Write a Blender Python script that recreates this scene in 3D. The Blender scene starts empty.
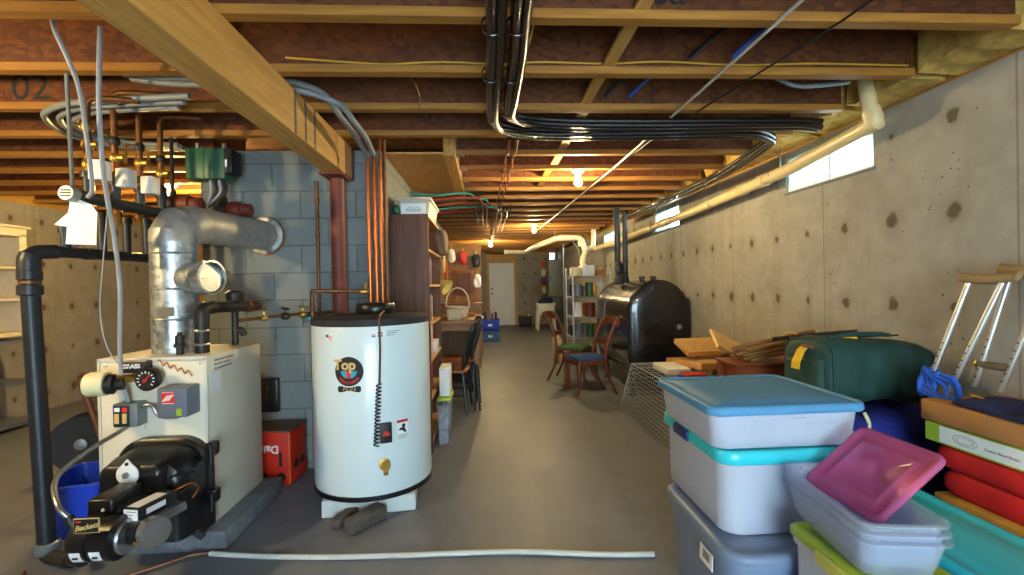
import bpy, bmesh, math, random
from mathutils import Vector, Matrix, Euler
random.seed(7)
S = bpy.context.scene
COL = S.collection
PI = math.pi
OFF = {}

# ------------------------------------------------------------------ materials
def lin(h):
    if isinstance(h, str):
        h = h.lstrip('#'); c = [int(h[i:i+2], 16)/255 for i in (0, 2, 4)]
    else:
        c = [v/255 for v in h]
    return tuple((v/12.92 if v <= .04045 else ((v+.055)/1.055)**2.4) for v in c) + (1,)

def new_mat(name):
    m = bpy.data.materials.new(name); m.use_nodes = True
    nt = m.node_tree
    return m, nt, nt.nodes['Principled BSDF']

def N(nt, t, **k):
    n = nt.nodes.new(t)
    for a, v in k.items():
        if a.startswith('i_'):
            n.inputs[int(a[2:])].default_value = v
        else:
            setattr(n, a, v)
    return n

def ramp(nt, fac, stops, interp='LINEAR'):
    r = N(nt, 'ShaderNodeValToRGB'); r.color_ramp.interpolation = interp
    e = r.color_ramp.elements
    while len(e) < len(stops): e.new(.5)
    for k, (p, c) in enumerate(stops):
        e[k].position = p; e[k].color = c if len(c) == 4 else tuple(c)+(1,)
    nt.links.new(fac, r.inputs[0])
    return r.outputs[0]

def mixc(nt, fac, a, b, mode='MIX'):
    n = N(nt, 'ShaderNodeMix', data_type='RGBA', blend_type=mode)
    for sock, v in ((n.inputs[0], fac), (n.inputs[6], a), (n.inputs[7], b)):
        if isinstance(v, (int, float, tuple)): sock.default_value = v
        else: nt.links.new(v, sock)
    return n.outputs[2]

def coord(nt, scale=(1, 1, 1), rot=(0, 0, 0)):
    tc = N(nt, 'ShaderNodeTexCoord'); mp = N(nt, 'ShaderNodeMapping')
    mp.inputs['Scale'].default_value = scale; mp.inputs['Rotation'].default_value = rot
    nt.links.new(tc.outputs['Object'], mp.inputs['Vector'])
    return mp.outputs[0]

def noise(nt, vec, scale, detail=4, rough=.55):
    n = N(nt, 'ShaderNodeTexNoise'); n.inputs['Scale'].default_value = scale
    n.inputs['Detail'].default_value = detail; n.inputs['Roughness'].default_value = rough
    nt.links.new(vec, n.inputs['Vector']); return n.outputs['Fac']

def bump(nt, b, h, strength=.2, dist=.01):
    n = N(nt, 'ShaderNodeBump'); n.inputs['Strength'].default_value = strength; n.inputs['Distance'].default_value = dist
    nt.links.new(h, n.inputs['Height']); nt.links.new(n.outputs[0], b.inputs['Normal'])

def mat(name, col, rough=.5, metal=0., vary=.12, scale=9., bumpy=0., spec=.5, coat=0.):
    m, nt, b = new_mat(name)
    c = lin(col)
    v = coord(nt); f = noise(nt, v, scale)
    lo = tuple(x*(1-vary) for x in c[:3])+(1,); hi = tuple(min(1, x*(1+vary)) for x in c[:3])+(1,)
    nt.links.new(ramp(nt, f, [(.3, lo), (.7, hi)]), b.inputs['Base Color'])
    b.inputs['Roughness'].default_value = rough; b.inputs['Metallic'].default_value = metal
    b.inputs['Specular IOR Level'].default_value = spec
    b.inputs['Coat Weight'].default_value = coat
    if bumpy: bump(nt, b, noise(nt, v, scale*4), bumpy)
    return m

def wood(name, c1, c2, grain=(1, 14, 14), rough=.6, scale=3.):
    m, nt, b = new_mat(name)
    v = coord(nt, grain); f = noise(nt, v, scale, 6, .6)
    f2 = noise(nt, coord(nt), 2.2, 3)
    c = ramp(nt, f, [(.28, lin(c1)), (.72, lin(c2))])
    c = mixc(nt, ramp(nt, f2, [(.42, (0, 0, 0)), (.75, (.35,)*3)]), c, lin(c1))
    nt.links.new(c, b.inputs['Base Color']); b.inputs['Roughness'].default_value = rough
    bump(nt, b, f, .15, .004)
    return m

def plastic_clear(name, col, alpha=.6, rough=.35):
    """translucent polypropylene: part see-through, part milky"""
    m, nt, b = new_mat(name)
    v = coord(nt); f = noise(nt, v, 14, 3)
    c = lin(col)
    nt.links.new(ramp(nt, f, [(.3, tuple(x*.93 for x in c[:3])), (.7, c)]), b.inputs['Base Color'])
    b.inputs['Roughness'].default_value = rough
    tl = N(nt, 'ShaderNodeBsdfTranslucent'); tl.inputs[0].default_value = c
    tr = N(nt, 'ShaderNodeBsdfTransparent'); tr.inputs[0].default_value = tuple(min(1, .3+.7*x) for x in c[:3])+(1,)
    m1 = N(nt, 'ShaderNodeMixShader'); m1.inputs[0].default_value = .3
    m2 = N(nt, 'ShaderNodeMixShader'); m2.inputs[0].default_value = alpha
    nt.links.new(b.outputs[0], m1.inputs[1]); nt.links.new(tl.outputs[0], m1.inputs[2])
    nt.links.new(tr.outputs[0], m2.inputs[1]); nt.links.new(m1.outputs[0], m2.inputs[2])
    nt.links.new(m2.outputs[0], nt.nodes['Material Output'].inputs[0])
    return m

def emit(name, col, strength):
    m, nt, b = new_mat(name)
    b.inputs['Base Color'].default_value = lin(col); b.inputs['Emission Color'].default_value = lin(col)
    b.inputs['Emission Strength'].default_value = strength
    return m

def math_(nt, op, a, b=None):
    n = N(nt, 'ShaderNodeMath', operation=op)
    for k, v in enumerate((a, b)):
        if v is None: continue
        if isinstance(v, (int, float)): n.inputs[k].default_value = v
        else: nt.links.new(v, n.inputs[k])
    return n.outputs[0]

def concrete_wall(name, base1, base2, axis='Y', y0=.08, ties=True):
    """poured wall: mottled grey, bug holes, form-tie stains in rows, form-board seams"""
    m, nt, b = new_mat(name)
    v = coord(nt)
    f = noise(nt, v, 1.3, 6, .6); f2 = noise(nt, v, 9, 5, .65)
    c = ramp(nt, f, [(.3, lin(base1)), (.72, lin(base2))])
    c = mixc(nt, .35, c, ramp(nt, f2, [(.3, lin(base1)), (.7, lin(base2))]))
    # vertical run stains
    vs = coord(nt, (1, 3.5, .35)); fs = noise(nt, vs, 2.0, 5, .6)
    c = mixc(nt, ramp(nt, fs, [(.55, (0, 0, 0)), (.8, (.4,)*3)]), c, lin((120, 100, 70)))
    # bug holes
    vo = N(nt, 'ShaderNodeTexVoronoi'); vo.inputs['Scale'].default_value = 21; nt.links.new(v, vo.inputs['Vector'])
    w = noise(nt, v, 3.3, 2)
    r = math_(nt, 'MULTIPLY', math_(nt, 'SUBTRACT', w, .38), .5)
    hole = math_(nt, 'LESS_THAN', vo.outputs['Distance'], r)
    c = mixc(nt, math_(nt, 'MULTIPLY', hole, .75), c, lin((62, 56, 50)))
    sep = N(nt, 'ShaderNodeSeparateXYZ'); nt.links.new(v, sep.inputs[0])
    A = sep.outputs[axis]; Z = sep.outputs['Z']
    if ties:
        def cell(x, off, per):
            s = math_(nt, 'DIVIDE', math_(nt, 'SUBTRACT', x, off), per)
            return math_(nt, 'MULTIPLY', math_(nt, 'SUBTRACT', math_(nt, 'FRACT', math_(nt, 'ADD', s, 40.5)), .5), per), math_(nt, 'FLOOR', math_(nt, 'ADD', s, 40.5))
        da, ia = cell(A, y0, .366); dz, iz = cell(Z, 1.187, .4915)
        cmb = N(nt, 'ShaderNodeCombineXYZ'); nt.links.new(ia, cmb.inputs[0]); nt.links.new(iz, cmb.inputs[1])
        wn = N(nt, 'ShaderNodeTexWhiteNoise', noise_dimensions='3D'); nt.links.new(cmb.outputs[0], wn.inputs['Vector'])
        rad = math_(nt, 'ADD', math_(nt, 'MULTIPLY', wn.outputs['Value'], .030), .018)
        d = math_(nt, 'SQRT', math_(nt, 'ADD', math_(nt, 'POWER', da, 2), math_(nt, 'POWER', math_(nt, 'MULTIPLY', dz, .8), 2)))
        d = math_(nt, 'ADD', d, math_(nt, 'MULTIPLY', math_(nt, 'SUBTRACT', noise(nt, v, 26, 3), .5), .045))
        q = math_(nt, 'DIVIDE', d, rad)
        c = mixc(nt, ramp(nt, q, [(.62, (.8,)*3), (1.0, (0, 0, 0))]), c, lin((70, 58, 46)))
        halo = math_(nt, 'DIVIDE', d, math_(nt, 'MULTIPLY', rad, 2.6))
        c = mixc(nt, ramp(nt, halo, [(.3, (.28,)*3), (1.0, (0, 0, 0))]), c, lin((110, 92, 70)))
        seam = math_(nt, 'ABSOLUTE', cell(A, 3.206, 1.22)[0])
        c = mixc(nt, ramp(nt, math_(nt, 'MULTIPLY', seam, 100), [(.25, (.45,)*3), (.8, (0, 0, 0))]), c, lin((88, 76, 62)))
    nt.links.new(c, b.inputs['Base Color']); b.inputs['Roughness'].default_value = .9
    b.inputs['Specular IOR Level'].default_value = .2
    h = math_(nt, 'SUBTRACT', f2, math_(nt, 'MULTIPLY', hole, 1.5))
    bump(nt, b, h, .25, .006)
    return m

def floor_mat():
    m, nt, b = new_mat('smooth_concrete_floor')
    v = coord(nt); f = noise(nt, v, .8, 6, .62); f2 = noise(nt, v, 6, 6, .7); f3 = noise(nt, coord(nt, (2.5, .6, 1)), 1.6, 5)
    c = ramp(nt, f, [(.3, lin((92, 95, 105))), (.7, lin((126, 129, 138)))])
    c = mixc(nt, .4, c, ramp(nt, f2, [(.3, lin((78, 81, 90))), (.72, lin((138, 141, 150)))]))
    c = mixc(nt, ramp(nt, f3, [(.55, (0, 0, 0)), (.78, (.4,)*3)]), c, lin((72, 72, 78)))
    nt.links.new(c, b.inputs['Base Color'])
    nt.links.new(ramp(nt, f2, [(.3, (.35,)*3), (.7, (.6,)*3)]), b.inputs['Roughness'])
    b.inputs['Specular IOR Level'].default_value = .4
    bump(nt, b, f2, .08, .004)
    return m

def block_mat():
    m, nt, b = new_mat('concrete_block')
    v = coord(nt)
    sep = N(nt, 'ShaderNodeSeparateXYZ'); nt.links.new(v, sep.inputs[0])
    cmb = N(nt, 'ShaderNodeCombineXYZ')
    nt.links.new(math_(nt, 'ADD', sep.outputs[0], sep.outputs[1]), cmb.inputs[0]); nt.links.new(math_(nt, 'ADD', sep.outputs[2], .16), cmb.inputs[1])
    br = N(nt, 'ShaderNodeTexBrick'); nt.links.new(cmb.outputs[0], br.inputs['Vector'])
    br.inputs['Scale'].default_value = 1; br.inputs['Brick Width'].default_value = .4064; br.inputs['Row Height'].default_value = .2032
    br.inputs['Mortar Size'].default_value = .006; br.inputs['Mortar Smooth'].default_value = .3
    br.inputs['Color1'].default_value = lin((124, 129, 129)); br.inputs['Color2'].default_value = lin((110, 116, 117)); br.inputs['Mortar'].default_value = lin((90, 95, 96))
    f = noise(nt, v, 5, 6, .7)
    c = mixc(nt, ramp(nt, f, [(.3, (0, 0, 0)), (.75, (.35,)*3)]), br.outputs['Color'], lin((150, 154, 152)))
    nt.links.new(c, b.inputs['Base Color']); b.inputs['Roughness'].default_value = .92
    b.inputs['Specular IOR Level'].default_value = .2
    bump(nt, b, math_(nt, 'SUBTRACT', math_(nt, 'MULTIPLY', noise(nt, v, 40, 3), .35), br.outputs['Fac']), .5, .006)
    return m

def osb_mat(name, c1, c2):
    m, nt, b = new_mat(name)
    v = coord(nt, (1, 1, 1))
    vo = N(nt, 'ShaderNodeTexVoronoi'); vo.inputs['Scale'].default_value = 26; nt.links.new(coord(nt, (1, .6, 1.6)), vo.inputs['Vector'])
    f = noise(nt, v, 2.5, 5)
    c = ramp(nt, vo.outputs['Color'], [(.2, lin(c1)), (.8, lin(c2))])
    c = mixc(nt, ramp(nt, f, [(.4, (0, 0, 0)), (.8, (.5,)*3)]), c, lin(c1))
    nt.links.new(c, b.inputs['Base Color']); b.inputs['Roughness'].default_value = .75
    return m

M = {}
M['wall_r'] = concrete_wall('poured_concrete_right', (134, 130, 123), (174, 170, 162))
M['wall_l'] = concrete_wall('poured_concrete_left', (134, 128, 116), (170, 163, 150), y0=.25)
M['wall_b'] = concrete_wall('poured_concrete_far', (128, 122, 112), (168, 160, 148), axis='X', y0=.2)
M['floor'] = floor_mat()
M['block'] = block_mat()
M['subfloor'] = osb_mat('subfloor_sheathing', (84, 52, 28), (128, 84, 46))
M['web'] = osb_mat('joist_web_board', (82, 40, 16), (114, 62, 24))
M['flange'] = wood('joist_flange_wood', (138, 88, 28), (178, 124, 46), (1, 14, 14))
M['lumber'] = wood('framing_lumber', (172, 124, 56), (212, 164, 86), (14, 1, 14))
M['lumber_x'] = wood('framing_lumber_cross', (176, 130, 72), (214, 170, 106), (1, 14, 14))
M['plywood'] = wood('plywood_sheet', (168, 112, 52), (206, 150, 80), (4, 1, 4), scale=4)
M['lumber_z'] = wood('framing_lumber_upright', (170, 124, 68), (206, 160, 98), (14, 14, 1))
M['batt'] = mat('insulation_wool', (196, 160, 84), .95, vary=.3, scale=14, bumpy=.6)
M['redpost'] = mat('red_primer_steel', (112, 48, 34), .55, vary=.2)
M['copper'] = mat('aged_copper', (178, 104, 58), .32, .9, vary=.25, scale=12)
M['copper_dull'] = mat('dull_copper', (126, 84, 50), .5, .75, vary=.3, scale=14)
M['brass'] = mat('brass_fitting', (190, 150, 70), .38, .85, vary=.2)
M['iron'] = mat('black_iron_pipe', (38, 42, 48), .42, .3, vary=.2)
M['iron_matte'] = mat('dark_fitting', (48, 44, 42), .5, .35, vary=.2)
M['abs'] = mat('black_plastic_pipe', (22, 24, 30), .33, vary=.15)
M['galv'] = None
def galv():
    m, nt, b = new_mat('galvanized_sheet')
    v = coord(nt); vo = N(nt, 'ShaderNodeTexVoronoi'); vo.inputs['Scale'].default_value = 38; nt.links.new(v, vo.inputs['Vector'])
    f = noise(nt, v, 7, 4)
    c = ramp(nt, vo.outputs['Color'], [(.15, lin((148, 156, 160))), (.85, lin((196, 202, 204)))])
    nt.links.new(c, b.inputs['Base Color']); b.inputs['Metallic'].default_value = .85
    nt.links.new(ramp(nt, vo.outputs['Color'], [(.2, (.3,)*3), (.8, (.48,)*3)]), b.inputs['Roughness'])
    bump(nt, b, f, .12, .01)
    return m
M['galv'] = galv()
M['flue_dull'] = mat('dull_flue_steel', (172, 170, 164), .5, .55, vary=.18, scale=16)
M['steel'] = mat('bright_steel', (196, 200, 204), .28, .95, vary=.08)
M['chrome'] = mat('chromed_wire', (188, 198, 208), .32, .6, vary=.06)
M['alu'] = mat('brushed_aluminium', (206, 208, 208), .34, .8, vary=.06)
M['cream'] = mat('cream_enamel', (222, 214, 192), .42, vary=.03, scale=4)
M['creamdk'] = mat('cream_enamel_side', (206, 202, 188), .45, vary=.03, scale=4)
M['white_enamel'] = mat('white_enamel', (212, 226, 230), .3, vary=.03, scale=3, coat=.3)
M['black'] = mat('black_enamel', (17, 17, 20), .33, vary=.15)
M['black_soft'] = mat('black_plastic', (24, 24, 27), .5, vary=.15)
M['rubber'] = mat('dark_rubber', (34, 32, 34), .7, vary=.15)
M['grey_box'] = mat('slate_grey_paint', (98, 108, 122), .4, vary=.06)
M['grey_steel'] = mat('grey_steel_box', (130, 138, 144), .42, .5, vary=.1)
M['plinth'] = mat('rough_grey_concrete', (104, 108, 114), .92, vary=.22, scale=16, bumpy=.4)
M['foam'] = mat('white_foam_block', (206, 212, 210), .8, vary=.05, scale=20, bumpy=.1)
M['oldwood'] = wood('weathered_wood', (62, 58, 54), (104, 98, 92), (14, 1, 14))
M['oldwood_hot'] = wood('old_box_top', (70, 46, 32), (112, 78, 54), (1, 14, 14))
M['red_plastic'] = mat('red_crate_plastic', (196, 40, 22), .45, vary=.1)
M['orange'] = mat('orange_plastic', (224, 92, 24), .45, vary=.08)
M['blue_plastic'] = mat('blue_bin_plastic', (24, 62, 196), .4, vary=.08)
M['blue_clear'] = plastic_clear('blue_tinted_plastic', (92, 134, 190), .8)
M['green_box'] = mat('dark_green_paint', (44, 92, 68), .42, vary=.1)
M['white'] = mat('white_paint', (226, 226, 222), .45, vary=.03)
M['paper'] = mat('white_paper', (232, 234, 236), .75, vary=.02)
M['ink'] = mat('black_ink', (28, 28, 30), .7, vary=.02)
M['grey_ink'] = mat('grey_ink', (128, 132, 138), .7, vary=.02)
M['red_ink'] = mat('red_ink', (206, 40, 34), .6, vary=.02)
M['teal_ink'] = mat('teal_ink', (40, 160, 190), .6, vary=.02)
M['gold_ink'] = mat('tan_ink', (206, 178, 112), .6, vary=.02)
M['blue_ink'] = mat('blue_ink', (52, 66, 140), .6, vary=.02)
M['pvc'] = mat('white_pvc', (222, 214, 190), .35, vary=.05)
M['pvc_cream'] = mat('cream_pvc', (218, 198, 148), .35, vary=.06)
M['grey_pex'] = mat('grey_tubing', (126, 132, 134), .45, vary=.08)
M['teal_pex'] = mat('teal_tubing', (46, 128, 124), .45, vary=.08)
M['red_pex'] = mat('red_tubing', (150, 40, 30), .45, vary=.08)
M['brown_pex'] = mat('orange_brown_tubing', (150, 84, 44), .4, vary=.1)
M['blackpipe'] = mat('black_taped_insulation', (14, 15, 20), .22, vary=.25, scale=30, bumpy=.3, coat=.3)
M['tape'] = mat('black_tape_band', (30, 32, 40), .15, vary=.2, coat=.5)
M['white_cable'] = mat('white_cable', (206, 200, 186), .5, vary=.05)
M['yellow_cable'] = mat('yellow_cable', (214, 166, 40), .5, vary=.06)
M['grey_cable'] = mat('grey_cable', (150, 152, 156), .5, vary=.06)
M['blue_cable'] = mat('blue_cable', (28, 70, 150), .5, vary=.06)
M['hose'] = mat('pale_hose', (196, 200, 196), .45, vary=.06)
M['brown_hose'] = mat('brown_copper_line', (104, 66, 44), .45, .3, vary=.15)
M['bookcase'] = wood('dark_walnut_veneer', (66, 32, 12), (106, 60, 28), (14, 14, 1), rough=.55, scale=2.4)
M['brownwood'] = wood('reddish_brown_wood', (110, 52, 26), (156, 82, 42), (1, 14, 14), rough=.42)
M['chairwood'] = wood('mahogany_chair_wood', (78, 36, 20), (124, 62, 34), (14, 14, 1), rough=.4)
M['slat'] = wood('honey_pine_slats', (196, 146, 84), (222, 178, 116), (14, 1, 14), rough=.45)
M['slat_pale'] = wood('pale_pine_slats', (210, 166, 104), (234, 198, 138), (14, 1, 14), rough=.5)
M['stick'] = wood('dry_brown_sticks', (98, 66, 36), (176, 130, 74), (1, 14, 14), rough=.6)
M['benchwood'] = wood('worn_bench_wood', (120, 84, 48), (168, 126, 78), (14, 1, 14), rough=.5)
M['blackwood'] = mat('black_painted_wood', (20, 22, 30), .35, vary=.15, coat=.2)
M['seatwood'] = wood('brown_seat_wood', (116, 62, 32), (168, 100, 56), (1, 14, 14), rough=.38)
M['blue_seat'] = mat('blue_seat_cloth', (28, 62, 116), .85, vary=.2, scale=30, bumpy=.2)
M['green_seat'] = mat('green_seat_cloth', (52, 92, 62), .85, vary=.2, scale=30, bumpy=.2)
M['tank'] = mat('black_tank_paint', (14, 17, 24), .24, vary=.2, scale=5, coat=.5)
M['greenbag'] = mat('dark_green_canvas', (24, 62, 58), .72, vary=.25, scale=8, bumpy=.25)
M['bluebag'] = mat('navy_blue_canvas', (22, 34, 122), .75, vary=.25, scale=8, bumpy=.25)
M['navy'] = mat('navy_cloth', (22, 30, 74), .85, vary=.2, scale=10, bumpy=.3)
M['yellow_strap'] = mat('yellow_webbing', (236, 190, 20), .7, vary=.08, scale=40)
M['blue_strap'] = mat('bright_blue_webbing', (28, 92, 206), .6, vary=.12, scale=20)
M['cord'] = mat('cream_cord', (214, 206, 160), .7, vary=.1)
M['board_brown'] = mat('brown_cardboard', (176, 122, 70), .75, vary=.08, scale=6)
M['lime'] = mat('lime_green_card', (166, 196, 56), .6, vary=.05)
M['red_cloth'] = mat('red_fabric', (204, 18, 22), .8, vary=.12, scale=7, bumpy=.15)
M['mustard'] = mat('mustard_board', (206, 158, 62), .7, vary=.08)
M['tote_clear'] = plastic_clear('milky_clear_plastic', (222, 230, 246), .8, .25)
M['tote_bin'] = plastic_clear('clear_bin_plastic', (230, 238, 250), .27, .15)
M['tote_grey'] = mat('blue_grey_tote_plastic', (112, 130, 158), .42, vary=.05, scale=5)
M['lid_blue'] = plastic_clear('blue_lid_plastic', (104, 178, 228), .9, .5)
M['lid_teal'] = mat('aqua_lid_plastic', (48, 196, 214), .33, vary=.04)
M['lid_green'] = mat('olive_green_lid_plastic', (148, 176, 44), .35, vary=.05)
M['lid_green_lt'] = mat('yellow_green_latch', (196, 206, 96), .4, vary=.06)
M['lid_pink'] = plastic_clear('pink_lid_plastic', (224, 122, 182), .5, .2)
M['latch_navy'] = mat('navy_latch_plastic', (26, 40, 104), .4, vary=.06)
M['tub'] = plastic_clear('cloudy_tub_plastic', (226, 222, 206), .75)
M['wicker'] = mat('white_wicker', (224, 214, 196), .7, vary=.12, scale=40, bumpy=.4)
M['yellow_paper'] = mat('pale_yellow_shade', (226, 208, 120), .7, vary=.1)
M['door'] = mat('white_door_paint', (228, 232, 238), .4, vary=.02)
M['vinyl'] = mat('white_window_vinyl', (222, 236, 238), .4, vary=.03)
M['sinkplastic'] = mat('white_utility_plastic', (218, 218, 214), .45, vary=.04)
M['panelgrey'] = mat('grey_panel_steel', (136, 142, 142), .5, .2, vary=.06)
M['pegboard'] = wood('tan_pegboard', (118, 84, 48), (150, 112, 68), (3, 3, 3))
M['crutchpad'] = mat('tan_foam_pad', (150, 124, 88), .85, vary=.12, scale=12)
M['grip'] = mat('grey_foam_grip', (118, 102, 82), .85, vary=.12, scale=12)
M['shelfwhite'] = mat('cream_shelf_paint', (222, 210, 182), .55, vary=.05)
M['shelfsteel'] = mat('grey_shelf_steel', (120, 130, 146), .45, .5, vary=.12)
M['creamcap'] = mat('cream_cap_plastic', (222, 216, 172), .45, vary=.04)
M['bulb_warm'] = emit('lit_bulb_warm', (255, 226, 162), 2200)
M['bulb_back'] = emit('lit_bulb_back', (255, 214, 132), 3200)
M['bulb_soft'] = emit('lit_bulb_soft', (255, 228, 180), 1000)
M['bulb_left'] = emit('lit_bulb_left', (255, 222, 156), 3000)
M['porcelain'] = mat('white_porcelain', (230, 226, 214), .3, vary=.02)
def glass():
    m, nt, b = new_mat('window_glass')
    tr = N(nt, 'ShaderNodeBsdfTransparent'); tr.inputs[0].default_value = (.93, .97, .97, 1)
    b.inputs['Base Color'].default_value = (.9, .95, .95, 1); b.inputs['Roughness'].default_value = .05
    mx = N(nt, 'ShaderNodeMixShader'); mx.inputs[0].default_value = .06
    nt.links.new(tr.outputs[0], mx.inputs[1]); nt.links.new(b.outputs[0], mx.inputs[2])
    nt.links.new(mx.outputs[0], nt.nodes['Material Output'].inputs[0]); return m
M['glass'] = glass()

# ------------------------------------------------------------------ mesh kit
def bez(pts, r=.04, seg=5):
    """polyline with rounded corners"""
    P = [Vector(p) for p in pts]
    if len(P) < 3: return P
    out = [P[0]]
    for i in range(1, len(P)-1):
        a, b, c = P[i-1], P[i], P[i+1]
        u = a-b; v = c-b
        if u.length < 1e-6 or v.length < 1e-6 or u.angle(v) > PI-.03: out.append(b); continue
        k = min(r, u.length*.48, v.length*.48)
        s = b+u.normalized()*k; e = b+v.normalized()*k
        for j in range(seg+1):
            t = j/seg; out.append(s*(1-t)**2 + b*2*t*(1-t) + e*t*t)
    out.append(P[-1]); return out

def spline(pts, n=8):
    P = [Vector(p) for p in pts]
    if len(P) < 3: return P
    Q = [P[0]*2-P[1]]+P+[P[-1]*2-P[-2]]; out = []
    for i in range(1, len(Q)-2):
        p0, p1, p2, p3 = Q[i-1:i+3]
        for j in range(n):
            t = j/n
            out.append(.5*((2*p1)+(p2-p0)*t+(2*p0-5*p1+4*p2-p3)*t*t+(3*p1-p0-3*p2+p3)*t**3))
    out.append(P[-1]); return out

class MB:
    def __init__(s): s.bm = bmesh.new(); s.mats = []; s.cur = 0
    def use(s, key):
        if key not in s.mats: s.mats.append(key)
        s.cur = s.mats.index(key); return s
    def _paint(s, faces):
        for f in faces: f.material_index = s.cur
    def _add(s, fn):
        n0 = set(s.bm.faces); r = fn()
        s._paint([f for f in s.bm.faces if f not in n0]) if s.cur else None
        return r
    def geo(s, verts, faces):
        vs = [s.bm.verts.new(v) for v in verts]
        for f in faces:
            try:
                fc = s.bm.faces.new([vs[i] for i in f]); fc.material_index = s.cur
            except ValueError: pass
        return vs
    def box(s, c, d, rot=None, bev=0, seg=2):
        r = bmesh.ops.create_cube(s.bm, size=1)
        vs = r['verts']
        bmesh.ops.scale(s.bm, vec=d, verts=vs)
        fs = set(f for v in vs for f in v.link_faces)
        if bev:
            b = bmesh.ops.bevel(s.bm, geom=list(set(e for v in vs for e in v.link_edges)), offset=min(bev, min(d)*.49), segments=seg, affect='EDGES', profile=.5)
            fs = set(b['faces']) | set(f for f in fs if f.is_valid)
            vs = list(set(v for f in fs for v in f.verts))
            fs = set(f for v in vs for f in v.link_faces)
        mx = Matrix.Translation(c) @ (Euler(rot).to_matrix().to_4x4() if isinstance(rot, (tuple, list)) else (rot if rot is not None else Matrix()))
        bmesh.ops.transform(s.bm, matrix=mx, verts=vs)
        s._paint(fs); return s
    def b2(s, x0, x1, y0, y1, z0, z1, bev=0, seg=2):
        return s.box(((x0+x1)/2, (y0+y1)/2, (z0+z1)/2), (abs(x1-x0), abs(y1-y0), abs(z1-z0)), bev=bev, seg=seg)
    def tube(s, pts, r, n=10, cap=True, closed=False):
        P = [Vector(p) for p in pts]
        Q = [P[0]]
        for p in P[1:]:
            if (p-Q[-1]).length > 1e-5: Q.append(p)
        P = Q; m = len(P)
        R = r if isinstance(r, (list, tuple)) else [r]*m
        t0 = (P[1]-P[0]).normalized()
        up = Vector((0, 0, 1)) if abs(t0.z) < .9 else Vector((1, 0, 0))
        nrm = t0.cross(up).normalized(); rings = []
        for i in range(m):
            if closed: t = (P[(i+1) % m]-P[i-1]).normalized()
            else: t = ((P[min(i+1, m-1)]-P[i]).normalized()+(P[i]-P[max(i-1, 0)]).normalized())
            if t.length < 1e-6: t = t0
            t.normalize()
            nrm = (nrm-t*nrm.dot(t)); nrm = nrm.normalized() if nrm.length > 1e-6 else t.orthogonal().normalized()
            bn = t.cross(nrm)
            rings.append([s.bm.verts.new(P[i]+(nrm*math.cos(2*PI*k/n)+bn*math.sin(2*PI*k/n))*R[min(i, len(R)-1)]) for k in range(n)])
        rr = rings+([rings[0]] if closed else [])
        for a, b in zip(rr, rr[1:]):
            for k in range(n):
                f = s.bm.faces.new((a[k], a[(k+1) % n], b[(k+1) % n], b[k])); f.material_index = s.cur
        if cap and not closed:
            for g in (rings[0][::-1], rings[-1]):
                f = s.bm.faces.new(g); f.material_index = s.cur
        return s
    def cyl(s, a, b, r, n=20, r2=None):
        return s.tube([a, b], [r, r if r2 is None else r2], n)
    def lathe(s, prof, o=(0, 0, 0), ax=(0, 0, 1), n=28, cap=True):
        """prof: (radius, height) pairs along axis ax from o"""
        ax = Vector(ax).normalized(); u = ax.orthogonal().normalized(); w = ax.cross(u); o = Vector(o); rings = []
        for r, h in prof:
            rings.append([s.bm.verts.new(o+ax*h+(u*math.cos(2*PI*k/n)+w*math.sin(2*PI*k/n))*max(r, 1e-4)) for k in range(n)])
        for a, b in zip(rings, rings[1:]):
            for k in range(n):
                f = s.bm.faces.new((a[k], a[(k+1) % n], b[(k+1) % n], b[k])); f.material_index = s.cur
        if cap:
            for g in (rings[0][::-1], rings[-1]):
                f = s.bm.faces.new(g); f.material_index = s.cur
        return s
    def ball(s, c, r, sc=(1, 1, 1), n=14):
        prof = [(math.sin(PI*k/n)*r, -math.cos(PI*k/n)*r) for k in range(n+1)]
        n0 = len(s.bm.verts); s.lathe(prof, (0, 0, 0), (0, 0, 1), 18)
        s.bm.verts.ensure_lookup_table()
        for v in list(s.bm.verts)[n0:]: v.co = Vector((v.co.x*sc[0], v.co.y*sc[1], v.co.z*sc[2]))+Vector(c)
        return s
    def prism(s, poly, z0, z1, mx=None):
        n = len(poly); mx = mx or Matrix()
        vs = [mx @ Vector((x, y, z0)) for x, y in poly]+[mx @ Vector((x, y, z1)) for x, y in poly]
        s.geo(vs, [tuple(range(n))[::-1], tuple(range(n, 2*n))]+[(k, (k+1) % n, n+(k+1) % n, n+k) for k in range(n)])
        return s
    def loft(s, rings, cap0=True, cap1=True):
        V = [[s.bm.verts.new(p) for p in r] for r in rings]; n = len(V[0])
        for a, b in zip(V, V[1:]):
            for k in range(n):
                f = s.bm.faces.new((a[k], a[(k+1) % n], b[(k+1) % n], b[k])); f.material_index = s.cur
        if cap0: f = s.bm.faces.new(V[0][::-1]); f.material_index = s.cur
        if cap1: f = s.bm.faces.new(V[-1]); f.material_index = s.cur
        return s
    def build(s, name, m, parent=None, smooth=40, sub=0, mx=None):
        if mx is not None: bmesh.ops.transform(s.bm, matrix=mx, verts=s.bm.verts)
        bmesh.ops.recalc_face_normals(s.bm, faces=s.bm.faces)
        me = bpy.data.meshes.new(name)
        if parent is None:
            xs = [v.co for v in s.bm.verts]
            lo = Vector([min(v[i] for v in xs) for i in range(3)]); hi = Vector([max(v[i] for v in xs) for i in range(3)])
            off = Vector(((lo.x+hi.x)/2, (lo.y+hi.y)/2, lo.z)) if not s.__dict__.get('keep') else Vector()
        else: off = OFF.get(parent.name, Vector())
        bmesh.ops.translate(s.bm, vec=-off, verts=s.bm.verts)
        s.bm.to_mesh(me); s.bm.free()
        o = bpy.data.objects.new(name, me); COL.objects.link(o)
        for k in ([m] if not s.mats else s.mats): me.materials.append(M[k])
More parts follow.
